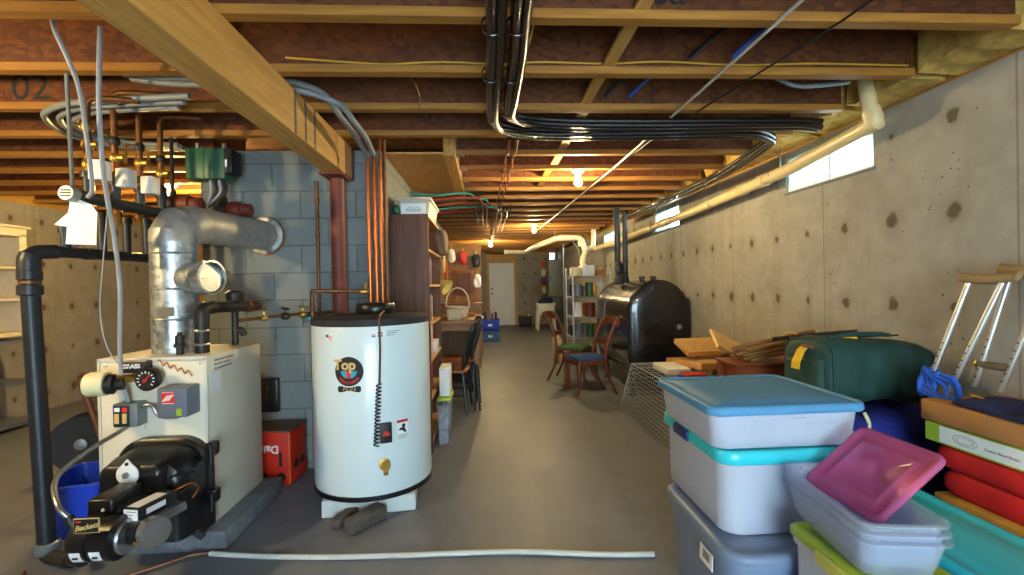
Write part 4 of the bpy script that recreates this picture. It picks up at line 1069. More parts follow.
m.lathe([(.03, -.02), (.07, -.02), (.08, 0), (.07, .02), (.03, .02)], (-2.34, 3.56, .081), (1, 0, 0), 20); m.cyl((-2.64, 3.56, .081), (-2.34, 3.56, .081), .012, 8); m.build('wheel', 'rubber', root)
m = MB(); tub_shell(m, .18, .18, .22, .22, .36, .04); tag(m.build('orange_bucket', 'orange', mx=Matrix.Translation((-2.93, 4.35, 0))), 'small orange bucket on the floor behind the reel', 'bucket')

# white shelf unit and steel shelving along the left wall
root = thing('wall_bookshelf', 'cream painted open bookshelf set on steel shelving at the left wall', 'bookshelf', (-4.9, 4.4, .93))
x0, x1, y0, y1 = -5.06, -4.72, 3.7, 5.12
m = MB()
m.b2(x0, x1, y0, y0+.03, .965, 1.93, .003, 1); m.build('side_panel', 'shelfwhite', root)
m = MB(); m.b2(x0, x1, y1-.03, y1, .965, 1.93, .003, 1); m.build('side_panel', 'shelfwhite', root)
m = MB(); m.b2(x0, x1, 4.42, 4.45, .965, 1.93, .003, 1); m.build('divider', 'shelfwhite', root)
for z in (.94, 1.28, 1.60, 1.93):
    m = MB(); m.b2(x0, x1+.004, y0, y1, z, z+.024, .003, 1); m.build('shelf', 'shelfwhite', root)
m = MB(); m.b2(x1, x1+.02, y1-.075, y1, .96, 1.95, .002, 1); m.b2(x1, x1+.02, 4.40, 4.47, .96, 1.93, .002, 1); m.b2(x1, x1+.02, y0, y1, 1.93, 2.01, .002, 1); m.b2(x1, x1+.05, y0-.02, y1+.02, 2.01, 2.035, .003, 1); m.build('face_trim', 'shelfwhite', root)
m = MB(); m.b2(x1-.05, x1+.05, y0-.02, y1+.03, .928, .945, .003, 1); m.build('base_ledge', 'shelfwhite', root)
root = thing('steel_shelving', 'grey steel shelving under the cream bookshelf at far left', 'shelving', (-4.85, 4.4, 0))
for x in (-5.06, -4.66):
    for y in (3.72, 5.16):
        m = MB(); m.b2(x-.018, x+.018, y-.003, y, 0, .925); m.b2(x-.003, x, y-.035, y, 0, .925); m.build('post', 'shelfsteel', root, smooth=0)
for z in (.07, .47, .89):
    m = MB(); m.b2(-5.08, -4.64, 3.7, 5.15, z, z+.004); m.b2(-4.645, -4.64, 3.7, 5.15, z-.03, z+.004); m.b2(-5.08, -4.64, 3.7, 3.704, z-.03, z); m.build('shelf', 'shelfsteel', root, smooth=0)
m = MB()
for s_ in (0, 1): m.tube([(-5.07, 3.74+1.38*s_, .1+.7*s_), (-5.07, 5.12-1.38*s_, .8-.7*s_+0)], .006, 6) if s_ == 0 else m.tube([(-5.065, 3.74, .8), (-5.065, 5.12, .1)], .006, 6)
m.build('cross_brace', 'shelfsteel', root)
m = MB(); m.b2(-4.98, -4.78, 4.2, 4.75, .475, .53, .01); tag(m.build('tool_tray', 'steel'), 'flat metal tray on the middle shelf at far left', 'tray')
m = MB(); tub_shell(m, .24, .34, .28, .40, .24, .04, z=0); tag(m.build('blue_tub', 'blue_clear', mx=Matrix.Translation((-4.86, 4.5, .075))), 'blue tinted tub on the bottom shelf at far left', 'tub')
# ------------------------------------------------------------------ bookcase and what stands by it
root = thing('bookcase', 'tall dark walnut bookcase with its side toward the viewer', 'bookcase', (-.59, 4.25, 0))
x0, x1, y0, y1, H = -.745, -.445, 3.79, 4.72, 1.925
for y in (y0, y1-.022):
    m = MB(); m.b2(x0, x1, y, y+.022, 0, H, .002, 1); m.build('side_panel', 'bookcase', root, smooth=0)
m = MB(); m.b2(x0+.001, x0+.007, y0+.022, y1-.022, .03, H-.02); m.build('back_panel', 'bookcase', root, smooth=0)
ZSH = [.07, .42, .72, 1.02, 1.34, 1.63, H-.022]
for z in ZSH:
    m = MB(); m.b2(x0+.007, x1-.002, y0+.022, y1-.022, z, z+.02, .002, 1); m.build('shelf', 'lumber_x', root, smooth=0)
m = MB(); m.b2(x1-.02, x1-.004, y0+.022, y1-.022, 0, .07); m.build('kick_board', 'bookcase', root, smooth=0)
# books and papers on its shelves
random.seed(3)
BC = ['blue_ink', 'paper', 'navy', 'grey_box', 'red_cloth', 'board_brown', 'shelfwhite', 'bookcase']
bw = {'blue_ink': 'blue', 'paper': 'white', 'navy': 'navy', 'grey_box': 'slate grey', 'red_cloth': 'red', 'board_brown': 'brown', 'shelfwhite': 'cream', 'bookcase': 'dark brown'}
SHN = {1: 'second shelf from the floor', 2: 'third shelf from the floor', 3: 'fourth shelf from the floor', 4: 'fifth shelf from the floor'}
for si in (1, 2, 3, 4):
    y = y0+.03; cnt = 0
    while y < y1-.12 and cnt < 9:
        w = random.uniform(.03, .055); h = random.uniform(.2, .265); d = random.uniform(.17, .24); c = BC[(cnt*3+si*2) % len(BC)]; cnt += 1
        z = ZSH[si]+.0205
        bk = thing('book', '%s book on the bookcase %s, %s from the viewer' % (bw[c], SHN[si], ORD[cnt]), 'book', (x1-.03-d/2, y+w/2, z), 'books in the walnut bookcase')
        m = MB(); m.b2(x1-.03-d, x1-.03, y, y+.004, z, z+h); m.b2(x1-.03-d, x1-.03, y+w-.004, y+w, z, z+h); m.b2(x1-.034, x1-.03, y+.004, y+w-.004, z, z+h); m.build('cover', c, bk, smooth=0)
        m = MB(); m.b2(x1-.03-d+.004, x1-.0345, y+.0042, y+w-.0042, z+.003, z+h-.004); m.build('pages', 'paper', bk, smooth=0)
        y += w+.003
m = MB(); m.b2(-.70, -.50, 3.85, 4.15, 1.6505, 1.80, .01); tag(m.build('cardboard_box', 'board_brown'), 'small brown box on the top open shelf of the bookcase', 'box')
# lumpy grey bag hanging off upper shelf edge
def blob(m, c, s, seed=0, n=18, k=12, amp=.12):
    rnd = random.Random(seed); ph = [rnd.uniform(0, 6.28) for _ in range(6)]
    rings = []
    for i in range(1, k):
        t = PI*i/k
        r_ = []
        for j in range(n):
            a = 2*PI*j/n
            f = 1+amp*(math.sin(3*a+ph[0])*math.sin(2*t+ph[1])+.6*math.sin(5*a+ph[2]+3*t)+.5*math.sin(2*a+ph[3])*math.cos(3*t+ph[4]))
            ca, sa = math.cos(a), math.sin(a)
            sq = lambda v: math.copysign(abs(v)**.7, v)
            r_.append((c[0]+s[0]*sq(ca)*math.sin(t)**.6*f, c[1]+s[1]*sq(sa)*math.sin(t)**.6*f, c[2]-s[2]*math.copysign(abs(math.cos(t))**.75, math.cos(t))))
        rings.append(r_)
    m.loft(rings); return m
m = MB(); blob(m, (-.385, 4.35, 1.74), (.055, .13, .12), 4, amp=.2); tag(m.build('hanging_bag', 'grip', sub=1), 'crumpled grey bag hanging on the upper bookcase shelf', 'bag')
# storage tub on top
root = thing('storage_tub', 'cloudy white-lidded storage tub with paper label on top of the bookcase', 'tub', (-.56, 4.15, H+.001))
m = MB(); R_ = lambda w, d, z: [(-.565+x, 4.16+y, z) for x, y in rrect(w, d, .03)]
m.loft([R_(.23, .60, H+.001), R_(.265, .66, H+.115)]); m.build('tub_body', 'tub', root)
m = MB(); m.loft([R_(.285, .69, H+.115), R_(.29, .70, H+.122), R_(.29, .70, H+.138), R_(.27, .68, H+.142)]); m.build('lid', 'tub', root)
m = MB(); m.box((-.565, 3.842, H+.05), (.20, .003, .085), rot=(.14, 0, 0)); lb = m.build('label_sheet', 'paper', root)
text('GAMES\nPUZZLES', .03, frame((-.565, 3.838, H+.052), (1, 0, 0), (0, .14, 1)), 'handwriting', 'ink', lb, depth=.0005)
m = MB(); blob(m, (-.70, 3.90, H+.045), (.035, .07, .045), 9, amp=.3); tag(m.build('garland', 'green_box', sub=1), 'small dark green garland bundle beside the tub on the bookcase', 'garland')
# boxes and papers stacked at the bookcase foot
for k, (z0, z1, w, c, lab) in enumerate(((0, .34, .10, 'tote_bin', 'clear plastic bin standing on the floor before the bookcase'), (.345, .37, .12, 'lid_green', 'green folder lying on the clear bin before the bookcase'), (.372, .62, .09, 'paper', 'white paper box standing on the green folder'), (.75, .86, .15, 'white', 'white box with blue mark jutting from the bookcase'))):
    m = MB(); xx = -.43 if k < 3 else -.5
    if k == 0: tub_shell(m, .085, .42, .10, .46, .34, .02)
    else: m.b2(-w/2, w/2, -.2+.03*k, .2-.03*k, 0, z1-z0, .006)
    o = tag(m.build(('clear_bin', 'green_folder', 'paper_box', 'white_box')[k], c, mx=Matrix.Translation((-.375 if k < 3 else -.52, 4.2+.05*k, z0+.001 if k < 3 else ZSH[2]+.021))), lab, ('bin', 'folder', 'box', 'box')[k])
    if k == 3:
        m = MB(); m.prism([(-.06, -.03), (.05, -.03), (.05, .03)], 0, .001, frame((-.52+.0755, 4.33, ZSH[2]+.021+.055), (0, 1, 0), (0, 0, 1))); m.build('blue_mark', 'teal_ink', o)

# black chairs with brown seats
def side_chair(name, lab, cat, grp, wm, sm, seat_h=.46, w=.42, d=.42, bh=.95, style='spindle', legs='turned'):
    root = thing(name, lab, cat, (0, 0, 0), grp)
    m = MB()
    ring = lambda s_, z: [(x*s_, y*s_, z) for x, y in rrect(w, d, .07)]
    m.loft([ring(.94, seat_h-.03), ring(1, seat_h-.022), ring(1, seat_h-.006), ring(.96, seat_h)]); m.build('seat', sm, root)
    for sx in (-1, 1):
        for sy in (-1, 1):
            m = MB(); a = Vector((sx*(w/2-.05), sy*(d/2-.05), seat_h-.03)); b = Vector((sx*(w/2-.0), sy*(d/2+.0), 0))
            P_ = [a.lerp(b, t) for t in (0, .12, .2, .35, .55, .7, .8, 1)]
            m.tube(P_, [.016, .02, .014, .021, .019, .013, .018, .012], 12); m.build('leg', wm, root)
    m = MB()
    for sx in (-1, 1): m.cyl((sx*(w/2-.02), -d/2+.03, seat_h*.42), (sx*(w/2-.02), d/2-.03, seat_h*.42), .01, 8)
    m.cyl((-w/2+.02, 0, seat_h*.42), (w/2-.02, 0, seat_h*.42), .01, 8)
    m.cyl((-w/2+.03, -d/2+.02, seat_h*.6), (w/2-.03, -d/2+.02, seat_h*.6), .01, 8); m.build('stretcher', wm, root)
    # back posts, crest, spindles (back at +y, leaning)
    for sx in (-1, 1):
        m = MB(); m.tube(spline([(sx*(w/2-.04), d/2-.05, seat_h-.01), (sx*(w/2-.03), d/2-.02, seat_h+.2), (sx*(w/2-.015), d/2+.07, bh)], 5), .016, 10); m.build('back_post', wm, root)
    m = MB(); ring = []
    for k in range(7):
        t = -1+2*k/6; x = t*(w/2+.01); y = d/2+.07+.03*(1-t*t)
        ring.append([(x, y-.01, bh-.06), (x, y+.01, bh-.06), (x, y+.014, bh+.02+.02*(1-t*t)), (x, y-.006, bh+.02+.02*(1-t*t))])
    m.loft(ring); m.build('crest_rail', wm, root)
    for k in range(5):
        t = -1+2*(k+.5)/5
        m = MB(); m.tube([(t*(w/2-.06), d/2-.045, seat_h-.005), (t*(w/2-.04), d/2+.085, bh-.05)], [.007, .009], 8); m.build('spindle', wm, root)
    return root
c1 = side_chair('black_chair', 'black spindle-back chair with brown seat, nearest beside the bookcase', 'chair', 'black chairs at the workbench', 'blackwood', 'seatwood', bh=.93)
c1.location = (-.40, 5.12, 0); c1.rotation_euler = (0, 0, math.radians(-95))
dup(c1, (-.36, 5.72, 0), math.radians(-80), 'black spindle-back chair with brown seat, farther one at the workbench')
# folding black seat leaning
root = thing('folded_stool', 'black folded stool leaning against the nearest black chair', 'stool', (-.08, 5.2, 0))
m = MB(); m.tube(bez([(-.13, 4.98, .012), (-.145, 5.02, .52), (-.145, 5.30, .52), (-.13, 5.34, .012)], .06), .014, 10); m.build('frame', 'black', root)
m = MB(); m.tube(bez([(-.08, 5.0, .012), (-.11, 5.03, .48), (-.11, 5.30, .48), (-.08, 5.34, .012)], .06), .014, 10); m.build('frame', 'black', root)
m = MB(); m.box((-.127, 5.16, .36), (.025, .24, .26), rot=(0, .08, 0), bev=.01); m.build('seat_pad', 'black_soft', root)

# workbench against the block wall
root = thing('workbench', 'worn wooden workbench beyond the bookcase along the left wall', 'workbench', (-.42, 6.95, 0))
m = MB()
for k in range(4): m.b2(-.745+.165*k, -.745+.165*k+.162, 6.25, 7.75, .84, .885, .004, 1)
m.build('bench_top', 'benchwood', root, smooth=0)
for x in (-.68, -.14):
    for y in (6.35, 7.62):
        m = MB(); m.b2(x-.045, x+.045, y-.045, y+.045, 0, .84, .004, 1); m.build('leg', 'benchwood', root, smooth=0)
m = MB(); m.b2(-.72, -.10, 6.31, 7.66, .74, .84); m.build('apron', 'benchwood', root, smooth=0)
m = MB(); m.b2(-.70, -.12, 6.35, 7.62, .20, .23); m.build('lower_shelf', 'benchwood', root, smooth=0)
root = thing('wooden_cupboard', 'upright brown wooden cupboard end beyond the workbench', 'cupboard', (-.38, 8.1, 0))
m = MB(); m.b2(-.735, -.09, 7.8, 8.4, 0, 1.02, .005, 1); m.build('carcass', 'benchwood', root, smooth=0)
m = MB(); m.b2(-.745, -.06, 7.785, 8.42, 1.02, 1.045, .004, 1); m.build('top', 'seatwood', root, smooth=0)
m = MB(); m.b2(-.09, -.08, 7.85, 8.36, .1, .95, .004, 1); d_ = m.build('door', 'benchwood', root, smooth=0)
m = MB(); m.ball((-.068, 7.92, .6), .016); m.build('knob', 'brass', d_)
# basket and container on the bench
root = thing('wicker_basket', 'white wicker basket with tall hoop handle on the workbench', 'basket', (-.40, 6.80, .886))
m = MB(); E_ = lambda a, b, z: [(-.40+a*math.cos(2*PI*k/28), 6.80+b*math.sin(2*PI*k/28), z) for k in range(28)]
m.loft([E_(.12, .16, .887), E_(.13, .17, .90), E_(.165, .21, 1.03), E_(.18, .225, 1.045), E_(.16, .205, 1.045), E_(.12, .16, .905)]); m.build('bowl', 'wicker', root)
for z, a, b in ((.92, .137, .177), (.955, .146, .188), (.99, .156, .199), (1.03, .168, .214)):
    m = MB(); m.tube(E_(a, b, z), .008, 8, closed=True); m.build('woven_band', 'wicker', root)
m = MB(); m.tube([(-.40+.165*math.cos(PI*k/20), 6.80, 1.04+.27*math.sin(PI*k/20)**.8) for k in range(21)], .011, 10); m.build('handle', 'wicker', root)
m = MB(); tub_shell(m, .17, .26, .20, .30, .13, .03); tag(m.build('plastic_container', 'tub', mx=Matrix.Translation((-.42, 6.41, .886))), 'cloudy plastic container at the near end of the workbench', 'container')
m = MB(); m.b2(-.30, -.16, 6.95, 7.25, .887, .93, .01); tag(m.build('red_toolbox', 'seatwood'), 'flat red brown box lying on the workbench', 'box')
# tools and clutter on the block wall above the bench
m = MB(); m.b2(-.748, -.735, 5.9, 9.2, 1.1, 2.05); tag(m.build('pegboard', 'pegboard', smooth=0), 'tan pegboard on the wall above the workbench', 'pegboard')
m = MB(); m.b2(-.73, -.07, 8.9, 8.925, .0, 2.1, .003, 1); tag(m.build('plywood_partition', 'pegboard', smooth=0), 'tan plywood panel standing across behind the cupboard', 'panel')
random.seed(11)
names = ['hand_saw', 'hammer', 'level', 'coil_of_rope', 'wrench', 'clamp', 'hand_saw', 'hammer', 'coil_of_rope', 'wrench', 'clamp', 'level']
for k, nm in enumerate(names):
    y = 6.05+.255*k; z = random.uniform(1.45, 1.9); x = -.72
    root = thing(nm, '%s hanging on the pegboard, %s hook from the bookcase' % (nm.replace('_', ' '), ORD[k+1]), nm.replace('_', ' '), (x, y, z))
    m = MB()
    if nm == 'hand_saw':
        F = frame((x, y, z), (0, 1, 0), (0, 0, 1)); m.prism([(-.03, .1), (.06, .1), (.02, -.35), (-.03, -.35)], 0, .003, F); m.build('blade', 'steel', root)
        m = MB(); m.tube([F @ Vector((-.03, .1, .004)), F @ Vector((-.05, .2, .004)), F @ Vector((.05, .22, .004)), F @ Vector((.07, .1, .004))], .013, 8); m.build('handle', 'seatwood', root)
    elif nm == 'hammer':
        m.cyl((x+.02, y, z+.1), (x+.02, y, z-.2), .013, 10); m.build('handle', 'slat', root)
        m = MB(); m.cyl((x+.02, y-.06, z+.115), (x+.02, y+.05, z+.115), .016, 10); m.build('head', 'iron', root)
    elif nm == 'level':
        m.b2(x, x+.025, y-.02, y+.02, z-.4, z+.25, .003); m.build('body', 'orange', root)
        m = MB(); m.cyl((x+.026, y, z-.1), (x+.026, y, z-.06), .008, 8); m.build('vial', 'lid_green_lt', root)
    elif nm == 'coil_of_rope':
        for r in (.09, .11, .125): m.tube([(x+.02+.01*(r > .1), y+r*math.cos(2*PI*j/24), z+1.3*r*math.sin(2*PI*j/24)) for j in range(24)], .012, 8, closed=True)
        m.build('loops', ('cord', 'wicker')[k % 2], root)
        m = MB(); m.b2(x+.005, x+.045, y-.02, y+.02, z+.1, z+.17, .006); m.build('binding', 'cord', root)
    elif nm == 'wrench':
        m.b2(x, x+.01, y-.014, y+.014, z-.2, z+.1, .004); m.build('shank', 'steel', root)
        m = MB(); m.prism([(-.035, 0), (-.035, .06), (-.012, .06), (-.012, .03), (.012, .03), (.012, .06), (.035, .06), (.035, 0)], 0, .012, frame((x, y, z+.1), (0, 1, 0), (0, 0, 1))); m.build('jaw', 'steel', root)
    else:
        m.b2(x, x+.012, y-.01, y+.01, z-.3, z+.12, .002); m.build('bar', 'iron', root)
        m = MB(); m.b2(x, x+.09, y-.014, y+.014, z+.1, z+.125, .003); m.b2(x, x+.09, y-.014, y+.014, z-.22, z-.19, .003); m.build('jaw', 'orange', root)
root = thing('clip_lamp', 'pale yellow cone lamp shade jutting from the wall above the bench', 'lamp', (-.55, 6.35, 1.34))
m = MB(); m.lathe([(.035, 0), (.05, .02), (.11, .15), (.112, .152), (.106, .15), (.04, .02)], (-.62, 6.35, 1.40), (.75, -.3, -.5), 26, cap=False); m.build('shade', 'yellow_paper', root)
m = MB(); m.tube([(-.73, 6.36, 1.42), (-.68, 6.36, 1.44), (-.62, 6.35, 1.40)], .01, 8); m.build('arm', 'iron', root)
root = thing('wall_mirror', 'dark reddish framed panel on the plywood behind the bench', 'panel', (-.28, 8.89, 1.3))
m = MB(); m.b2(-.62, -.22, 8.88, 8.899, 1.15, 1.62, .004); m.build('frame', 'brownwood', root)
m = MB(); m.b2(-.58, -.26, 8.874, 8.881, 1.19, 1.58); m.build('inset', 'bookcase', root)
# a few things hung on the plywood panel facing the viewer
random.seed(17)
for k, (x, z, c, lab) in enumerate(((-.62, 1.90, 'white', 'white hanging pouch high on the plywood panel'), (-.40, 1.86, 'red_plastic', 'red hanging tool bag high on the plywood panel'), (-.16, 1.80, 'iron', 'dark hanging tool roll near the panel edge'), (-.14, 1.42, 'paper', 'pale hanging paper fan low at the panel edge'), (-.52, .98, 'stick', 'brown hanging brush low on the plywood panel'))):
    m = MB(); blob(m, (x, 8.85, z), (.07, .045, .13), 50+k, amp=.25); o = tag(m.build('hanging_pouch', c, sub=1), lab, 'pouch')
    m = MB(); m.tube([(x-.02, 8.86, z+.10), (x, 8.875, z+.20), (x+.02, 8.86, z+.10)], .005, 6); m.build('loop', 'cord', o)
# blue bins by the far cupboard
for k, (c, lab) in enumerate((('blue_clear', 'pale blue tinted tub on the floor, lower of the two before the white door'), ('blue_plastic', 'deep blue tub holding folded things, upper of the two before the white door'))):
    m = MB(); tub_shell(m, .40, .34, .44, .38, .26, .04)
    o = tag(m.build('storage_bin', c, mx=Matrix.Translation((.10, 11.2, .002+.262*k))), lab, 'bin')
    m = MB(); m.b2(.05, .15, 11.2-.196, 11.2-.19, .11+.262*k, .16+.262*k); m.build('label_sheet', 'paper', o)
for k, (dx, c, a) in enumerate(((-.14, 'navy', .05), (-.045, 'grey_box', -.06), (.05, 'brownwood', .05), (.145, 'navy', -.05))):
    m = MB(); m.box((.10+dx, 11.2, .50+.03*(k % 2)), (.05, .22, .34), rot=(0, a, 0), bev=.015)
    tag(m.build('folded_bag', c), '%s bundle poking out of the deep blue tub, %s from the left' % (('navy', 'grey', 'brown', 'dark blue')[k], ORD[k+1]), 'bundle')
root = thing('dark_box', 'dark box with white papers behind the blue tubs', 'box', (-.12, 11.75, 0))
m = MB(); m.b2(-.36, .08, 11.6, 11.95, 0, .66, .01); m.build('body', 'black_soft', root)
m = MB(); m.b2(-.24, -.08, 11.594, 11.6, .42, .58); m.b2(-.22, -.06, 11.594, 11.6, .2, .34); m.build('paper_sheet', 'paper', root)
# ------------------------------------------------------------------ oil tank
TX, TW, TY0, TY1, TZ0, TZ1 = 1.995, .73, 5.3, 6.85, .16, 1.365
root = thing('oil_tank', 'big black upright oval oil tank against the right wall', 'oil tank', (TX, 5.6, 0))
def obr(w, h, n=14):
    r = w/2; s = h-w
    return [(r*math.cos(PI*k/n), (h-r)+r*math.sin(PI*k/n)) for k in range(n+1)]+[(r*math.cos(PI+PI*k/n), r+r*math.sin(PI+PI*k/n)) for k in range(n+1)]
H_ = TZ1-TZ0
O = lambda w, h, y: [(TX+x, y, TZ0+(H_-h)/2+z) for x, z in obr(w, h)]
m = MB(); m.loft([O(TW, H_, TY0+.045), O(TW, H_, TY1-.045)]); m.build('shell', 'tank', root)
for y0, y1 in ((TY0+.046, TY0), (TY1-.046, TY1)):
    s_ = 1 if y1 > y0 else -1
    m = MB(); m.loft([O(TW+.008, H_+.008, y0-s_*.03), O(TW+.008, H_+.008, y0+s_*.004), O(TW-.02, H_-.02, y0+s_*.012), O(TW-.10, H_-.10, y0+s_*.028), O(TW-.26, H_-.26, y0+s_*.044), O(TW-.5, H_-.5, y0+s_*.05)]); e = m.build('end_head', 'tank', root, smooth=60)
    if y1 == TY0:
        m = MB(); m.tube([(TX-.24, TY0-.006, .81), (TX+.24, TY0-.006, .80)], .006, 6); m.build('weld_seam', 'tank', e)
        m = MB(); m.lathe([(.045, 0), (.045, .008), (.02, .012), (.02, .03), (.012, .032)], (TX-.02, TY0-.002, .885), (0, -1, 0), 20); m.build('end_plug', 'tank', e)
        m = MB(); m.lathe([(.02, 0), (.02, .03), (.03, .032), (.03, .05)], (TX+.22, TY0+.015, .82), (0, -1, 0), 8); m.build('plug', 'steel', e)
        m = MB(); m.tube([(TX+.25*math.cos(a), TY0+.012, .55+.24*math.sin(a)) for a in [PI+PI*k/16 for k in range(17)]], .006, 6); m.build('weld_seam', 'tank', e)
for x in (TX-.27, TX+.27):
    for y in (TY0+.2, TY1-.2):
        m = MB(); m.cyl((x, y, 0), (x, y, .42), .025, 12); m.cyl((x, y, 0), (x, y, .008), .05, 12); m.build('leg', 'tank', root)
for k, (x, y, top) in enumerate(((1.79, 6.25, 2.345), (1.97, 6.50, 2.345))):
    m = MB(); m.cyl((x, y, TZ1-.012), (x, y, top), .042 if k == 0 else .038, 16); m.lathe([(.055, 0), (.055, .04)], (x, y, TZ1+.0), n=12)
    tag(m.build('vent_pipe', 'iron'), 'black vertical vent pipe rising from the oil tank, %s' % ('left of the pair', 'right of the pair')[k], 'pipe', 'vent pipes of the oil tank')
root = thing('tank_gauge', 'black boxy gauge and filter on the tank top by the vent pipes', 'gauge', (1.62, 6.1, TZ1))
m = MB(); m.b2(1.70, 1.80, 6.0, 6.1, TZ1-.05, TZ1+.09, .01); m.build('body', 'black_soft', root)
m = MB(); m.b2(1.71, 1.79, 6.01, 6.09, TZ1+.09, TZ1+.24, .012)
for k in range(3): m.b2(1.695, 1.805, 5.995, 6.105, TZ1+.10+.05*k, TZ1+.12+.05*k, .004)
m.build('cap', 'black', root)
for k, (x, y) in enumerate(((1.95, 5.75), (2.0, 5.5), (2.0, 6.75))):
    m = MB(); m.lathe([(.032, -.01), (.032, .02), (.04, .022), (.04, .045), (.02, .05)], (x, y, TZ1), n=8)
    tag(m.build('tank_fitting', 'iron_matte'), 'dark bung on top of the oil tank, %s from its near end' % ('second', 'first', 'third')[k], 'bung', 'bungs on the oil tank')

# ------------------------------------------------------------------ steel wire shelf rack with paint cans
root = thing('shelf_rack', 'chrome shelf rack of paint cans beyond the oil tank', 'shelf rack', (1.66, 7.7, 0))
RX0, RX1, RY0, RY1 = 1.38, 1.98, 7.35, 7.95
for x in (RX0, RX1):
    for y in (RY0, RY1):
        m = MB(); m.cyl((x, y, 0), (x, y, 1.60), .013, 10); m.build('post', 'chrome', root)
SHZ = (.12, .47, .80, 1.12, 1.45)
for z in SHZ:
    m = MB()
    for a, b in (((RX0, RY0), (RX1, RY0)), ((RX0, RY1), (RX1, RY1)), ((RX0, RY0), (RX0, RY1)), ((RX1, RY0), (RX1, RY1))): m.cyl((a[0], a[1], z), (b[0], b[1], z), .007, 6); m.cyl((a[0], a[1], z-.03), (b[0], b[1], z-.03), .004, 6)
    for k in range(14): y = RY0+(RY1-RY0)*(k+.5)/14; m.cyl((RX0, y, z), (RX1, y, z), .0025, 5)
    m.build('wire_shelf', 'chrome', root)
random.seed(5)
CANC = ['white', 'redpost', 'steel', 'blue_ink', 'board_brown', 'paper', 'grey_box', 'green_box', 'white', 'black_soft', 'steel', 'mustard']
CN = {'white': 'white', 'redpost': 'rust red', 'steel': 'silver', 'blue_ink': 'blue', 'board_brown': 'brown', 'paper': 'pale', 'grey_box': 'slate', 'green_box': 'green', 'black_soft': 'black', 'mustard': 'mustard'}
q = 0
for si, z in enumerate(SHZ):
    if si == 4: continue
    for row in range(2):
        for col in range(3):
            r = random.uniform(.062, .085); h = random.uniform(.17, .24); c = CANC[q % 12]; q += 1
            x = RX0+.10+.20*col+random.uniform(-.01, .01); y = RY0+.13+.30*row
            can = thing('paint_can', '%s paint can on the rack, %s shelf up, %s row, %s from the aisle' % (CN[c], ORD[si+1], ('near', 'far')[row], ORD[col+1]), 'can', (x, y, z+.008), 'cans on the shelf rack')
            m = MB(); m.lathe([(r, z+.008), (r+.003, z+.012), (r, z+.018), (r, z+h-.01), (r+.003, z+h-.004), (r+.003, z+h), (r-.006, z+h)], (x, y, 0), n=20); m.build('can_body', c, can)
            m = MB(); m.lathe([(r-.007, z+h-.004), (r-.007, z+h+.003), (r-.02, z+h+.004)], (x, y, 0), n=20); m.build('lid', 'steel' if c != 'steel' else 'white', can)
for k, (x, w, c, lab) in enumerate(((1.47, .13, 'pvc_cream', 'cream box on the top shelf of the rack'), (1.65, .20, 'white', 'white box on the top shelf of the rack'), (1.86, .15, 'board_brown', 'brown roll box on the top shelf of the rack'))):
    m = MB(); m.b2(x-w/2, x+w/2, 7.42, 7.75, 1.458, 1.458+(.14, .17, .10)[k], .008); o = tag(m.build('storage_box', c), lab, 'box')
m = MB(); m.b2(1.16, 1.27, 7.8, 8.2, .0, .42, .02); o = tag(m.build('fuel_can', 'pvc_cream'), 'cream jug standing on the floor left of the rack', 'jug')
m = MB(); m.tube(bez([(1.215, 7.85, .415), (1.215, 7.88, .47), (1.215, 8.05, .47), (1.215, 8.1, .415)], .03), .016, 8); m.build('handle', 'pvc_cream', o)

# ------------------------------------------------------------------ dining chairs with upholstered seats
def curved_chair(name, lab, seatm):
    root = thing(name, lab, 'chair', (0, 0, 0), 'old mahogany chairs by the tank')
    w, d, h = .46, .42, .44
    ring = lambda s_, z: [(x*s_*(1 if y < 0 else .93), y*s_, z) for x, y in rrect(w, d, .05)]
    m = MB(); m.loft([ring(1, h-.055), ring(1, h)]); m.build('seat_frame', 'chairwood', root)
    m = MB(); m.loft([ring(.95, h+.0005), ring(.95, h+.02), ring(.85, h+.04), ring(.5, h+.052), ring(.1, h+.054)]); m.build('seat', seatm, root, smooth=60)
    for sx in (-1, 1):
        m = MB(); m.tube(spline([(sx*(w/2-.035), -d/2+.035, h-.02), (sx*(w/2-.02), -d/2+.015, h-.16), (sx*(w/2-.04), -d/2+.02, .12), (sx*(w/2-.01), -d/2-.03, .0)], 6), [.028]*6+[.026]*6+[.016]*7, 12); m.build('leg', 'chairwood', root)
        m = MB(); m.tube(spline([(sx*(w/2-.05), d/2-.03, h-.02), (sx*(w/2-.05), d/2+.01, .22), (sx*(w/2-.04), d/2+.12, 0)], 6), [.024]*6+[.016]*7, 12); m.build('leg', 'chairwood', root)
        m = MB(); m.tube(spline([(sx*(w/2-.05), d/2-.03, h-.03), (sx*(w/2-.04), d/2+.0, h+.18), (sx*(w/2-.03), d/2+.10, h+.42), (sx*(w/2-.05), d/2+.17, h+.50)], 6), .021, 12); m.build('back_post', 'chairwood', root)
    rings = []
    for k in range(9):
        t = -1+2*k/8; x = t*(w/2-.01); y = d/2+.145+.03*(1-t*t); z = h+.44+.03*(1-t*t)
        rings.append([(x, y-.014, z-.05), (x, y+.014, z-.05), (x, y+.03, z+.045), (x, y+.004, z+.05)])
    m = MB(); m.loft(rings); m.build('crest_rail', 'chairwood', root)
    rings = []
    for k in range(7):
        t = -1+2*k/6; x = t*(w/2-.05); y = d/2+.03+.012*(1-t*t); z = h+.2
        rings.append([(x, y-.01, z-.03), (x, y+.01, z-.03), (x, y+.014, z+.03), (x, y-.004, z+.03)])
    m = MB(); m.loft(rings); m.build('back_rail', 'chairwood', root)
    return root
ch = curved_chair('dining_chair', 'mahogany dining chair with blue cushion, facing left in front of the black tank', 'blue_seat')
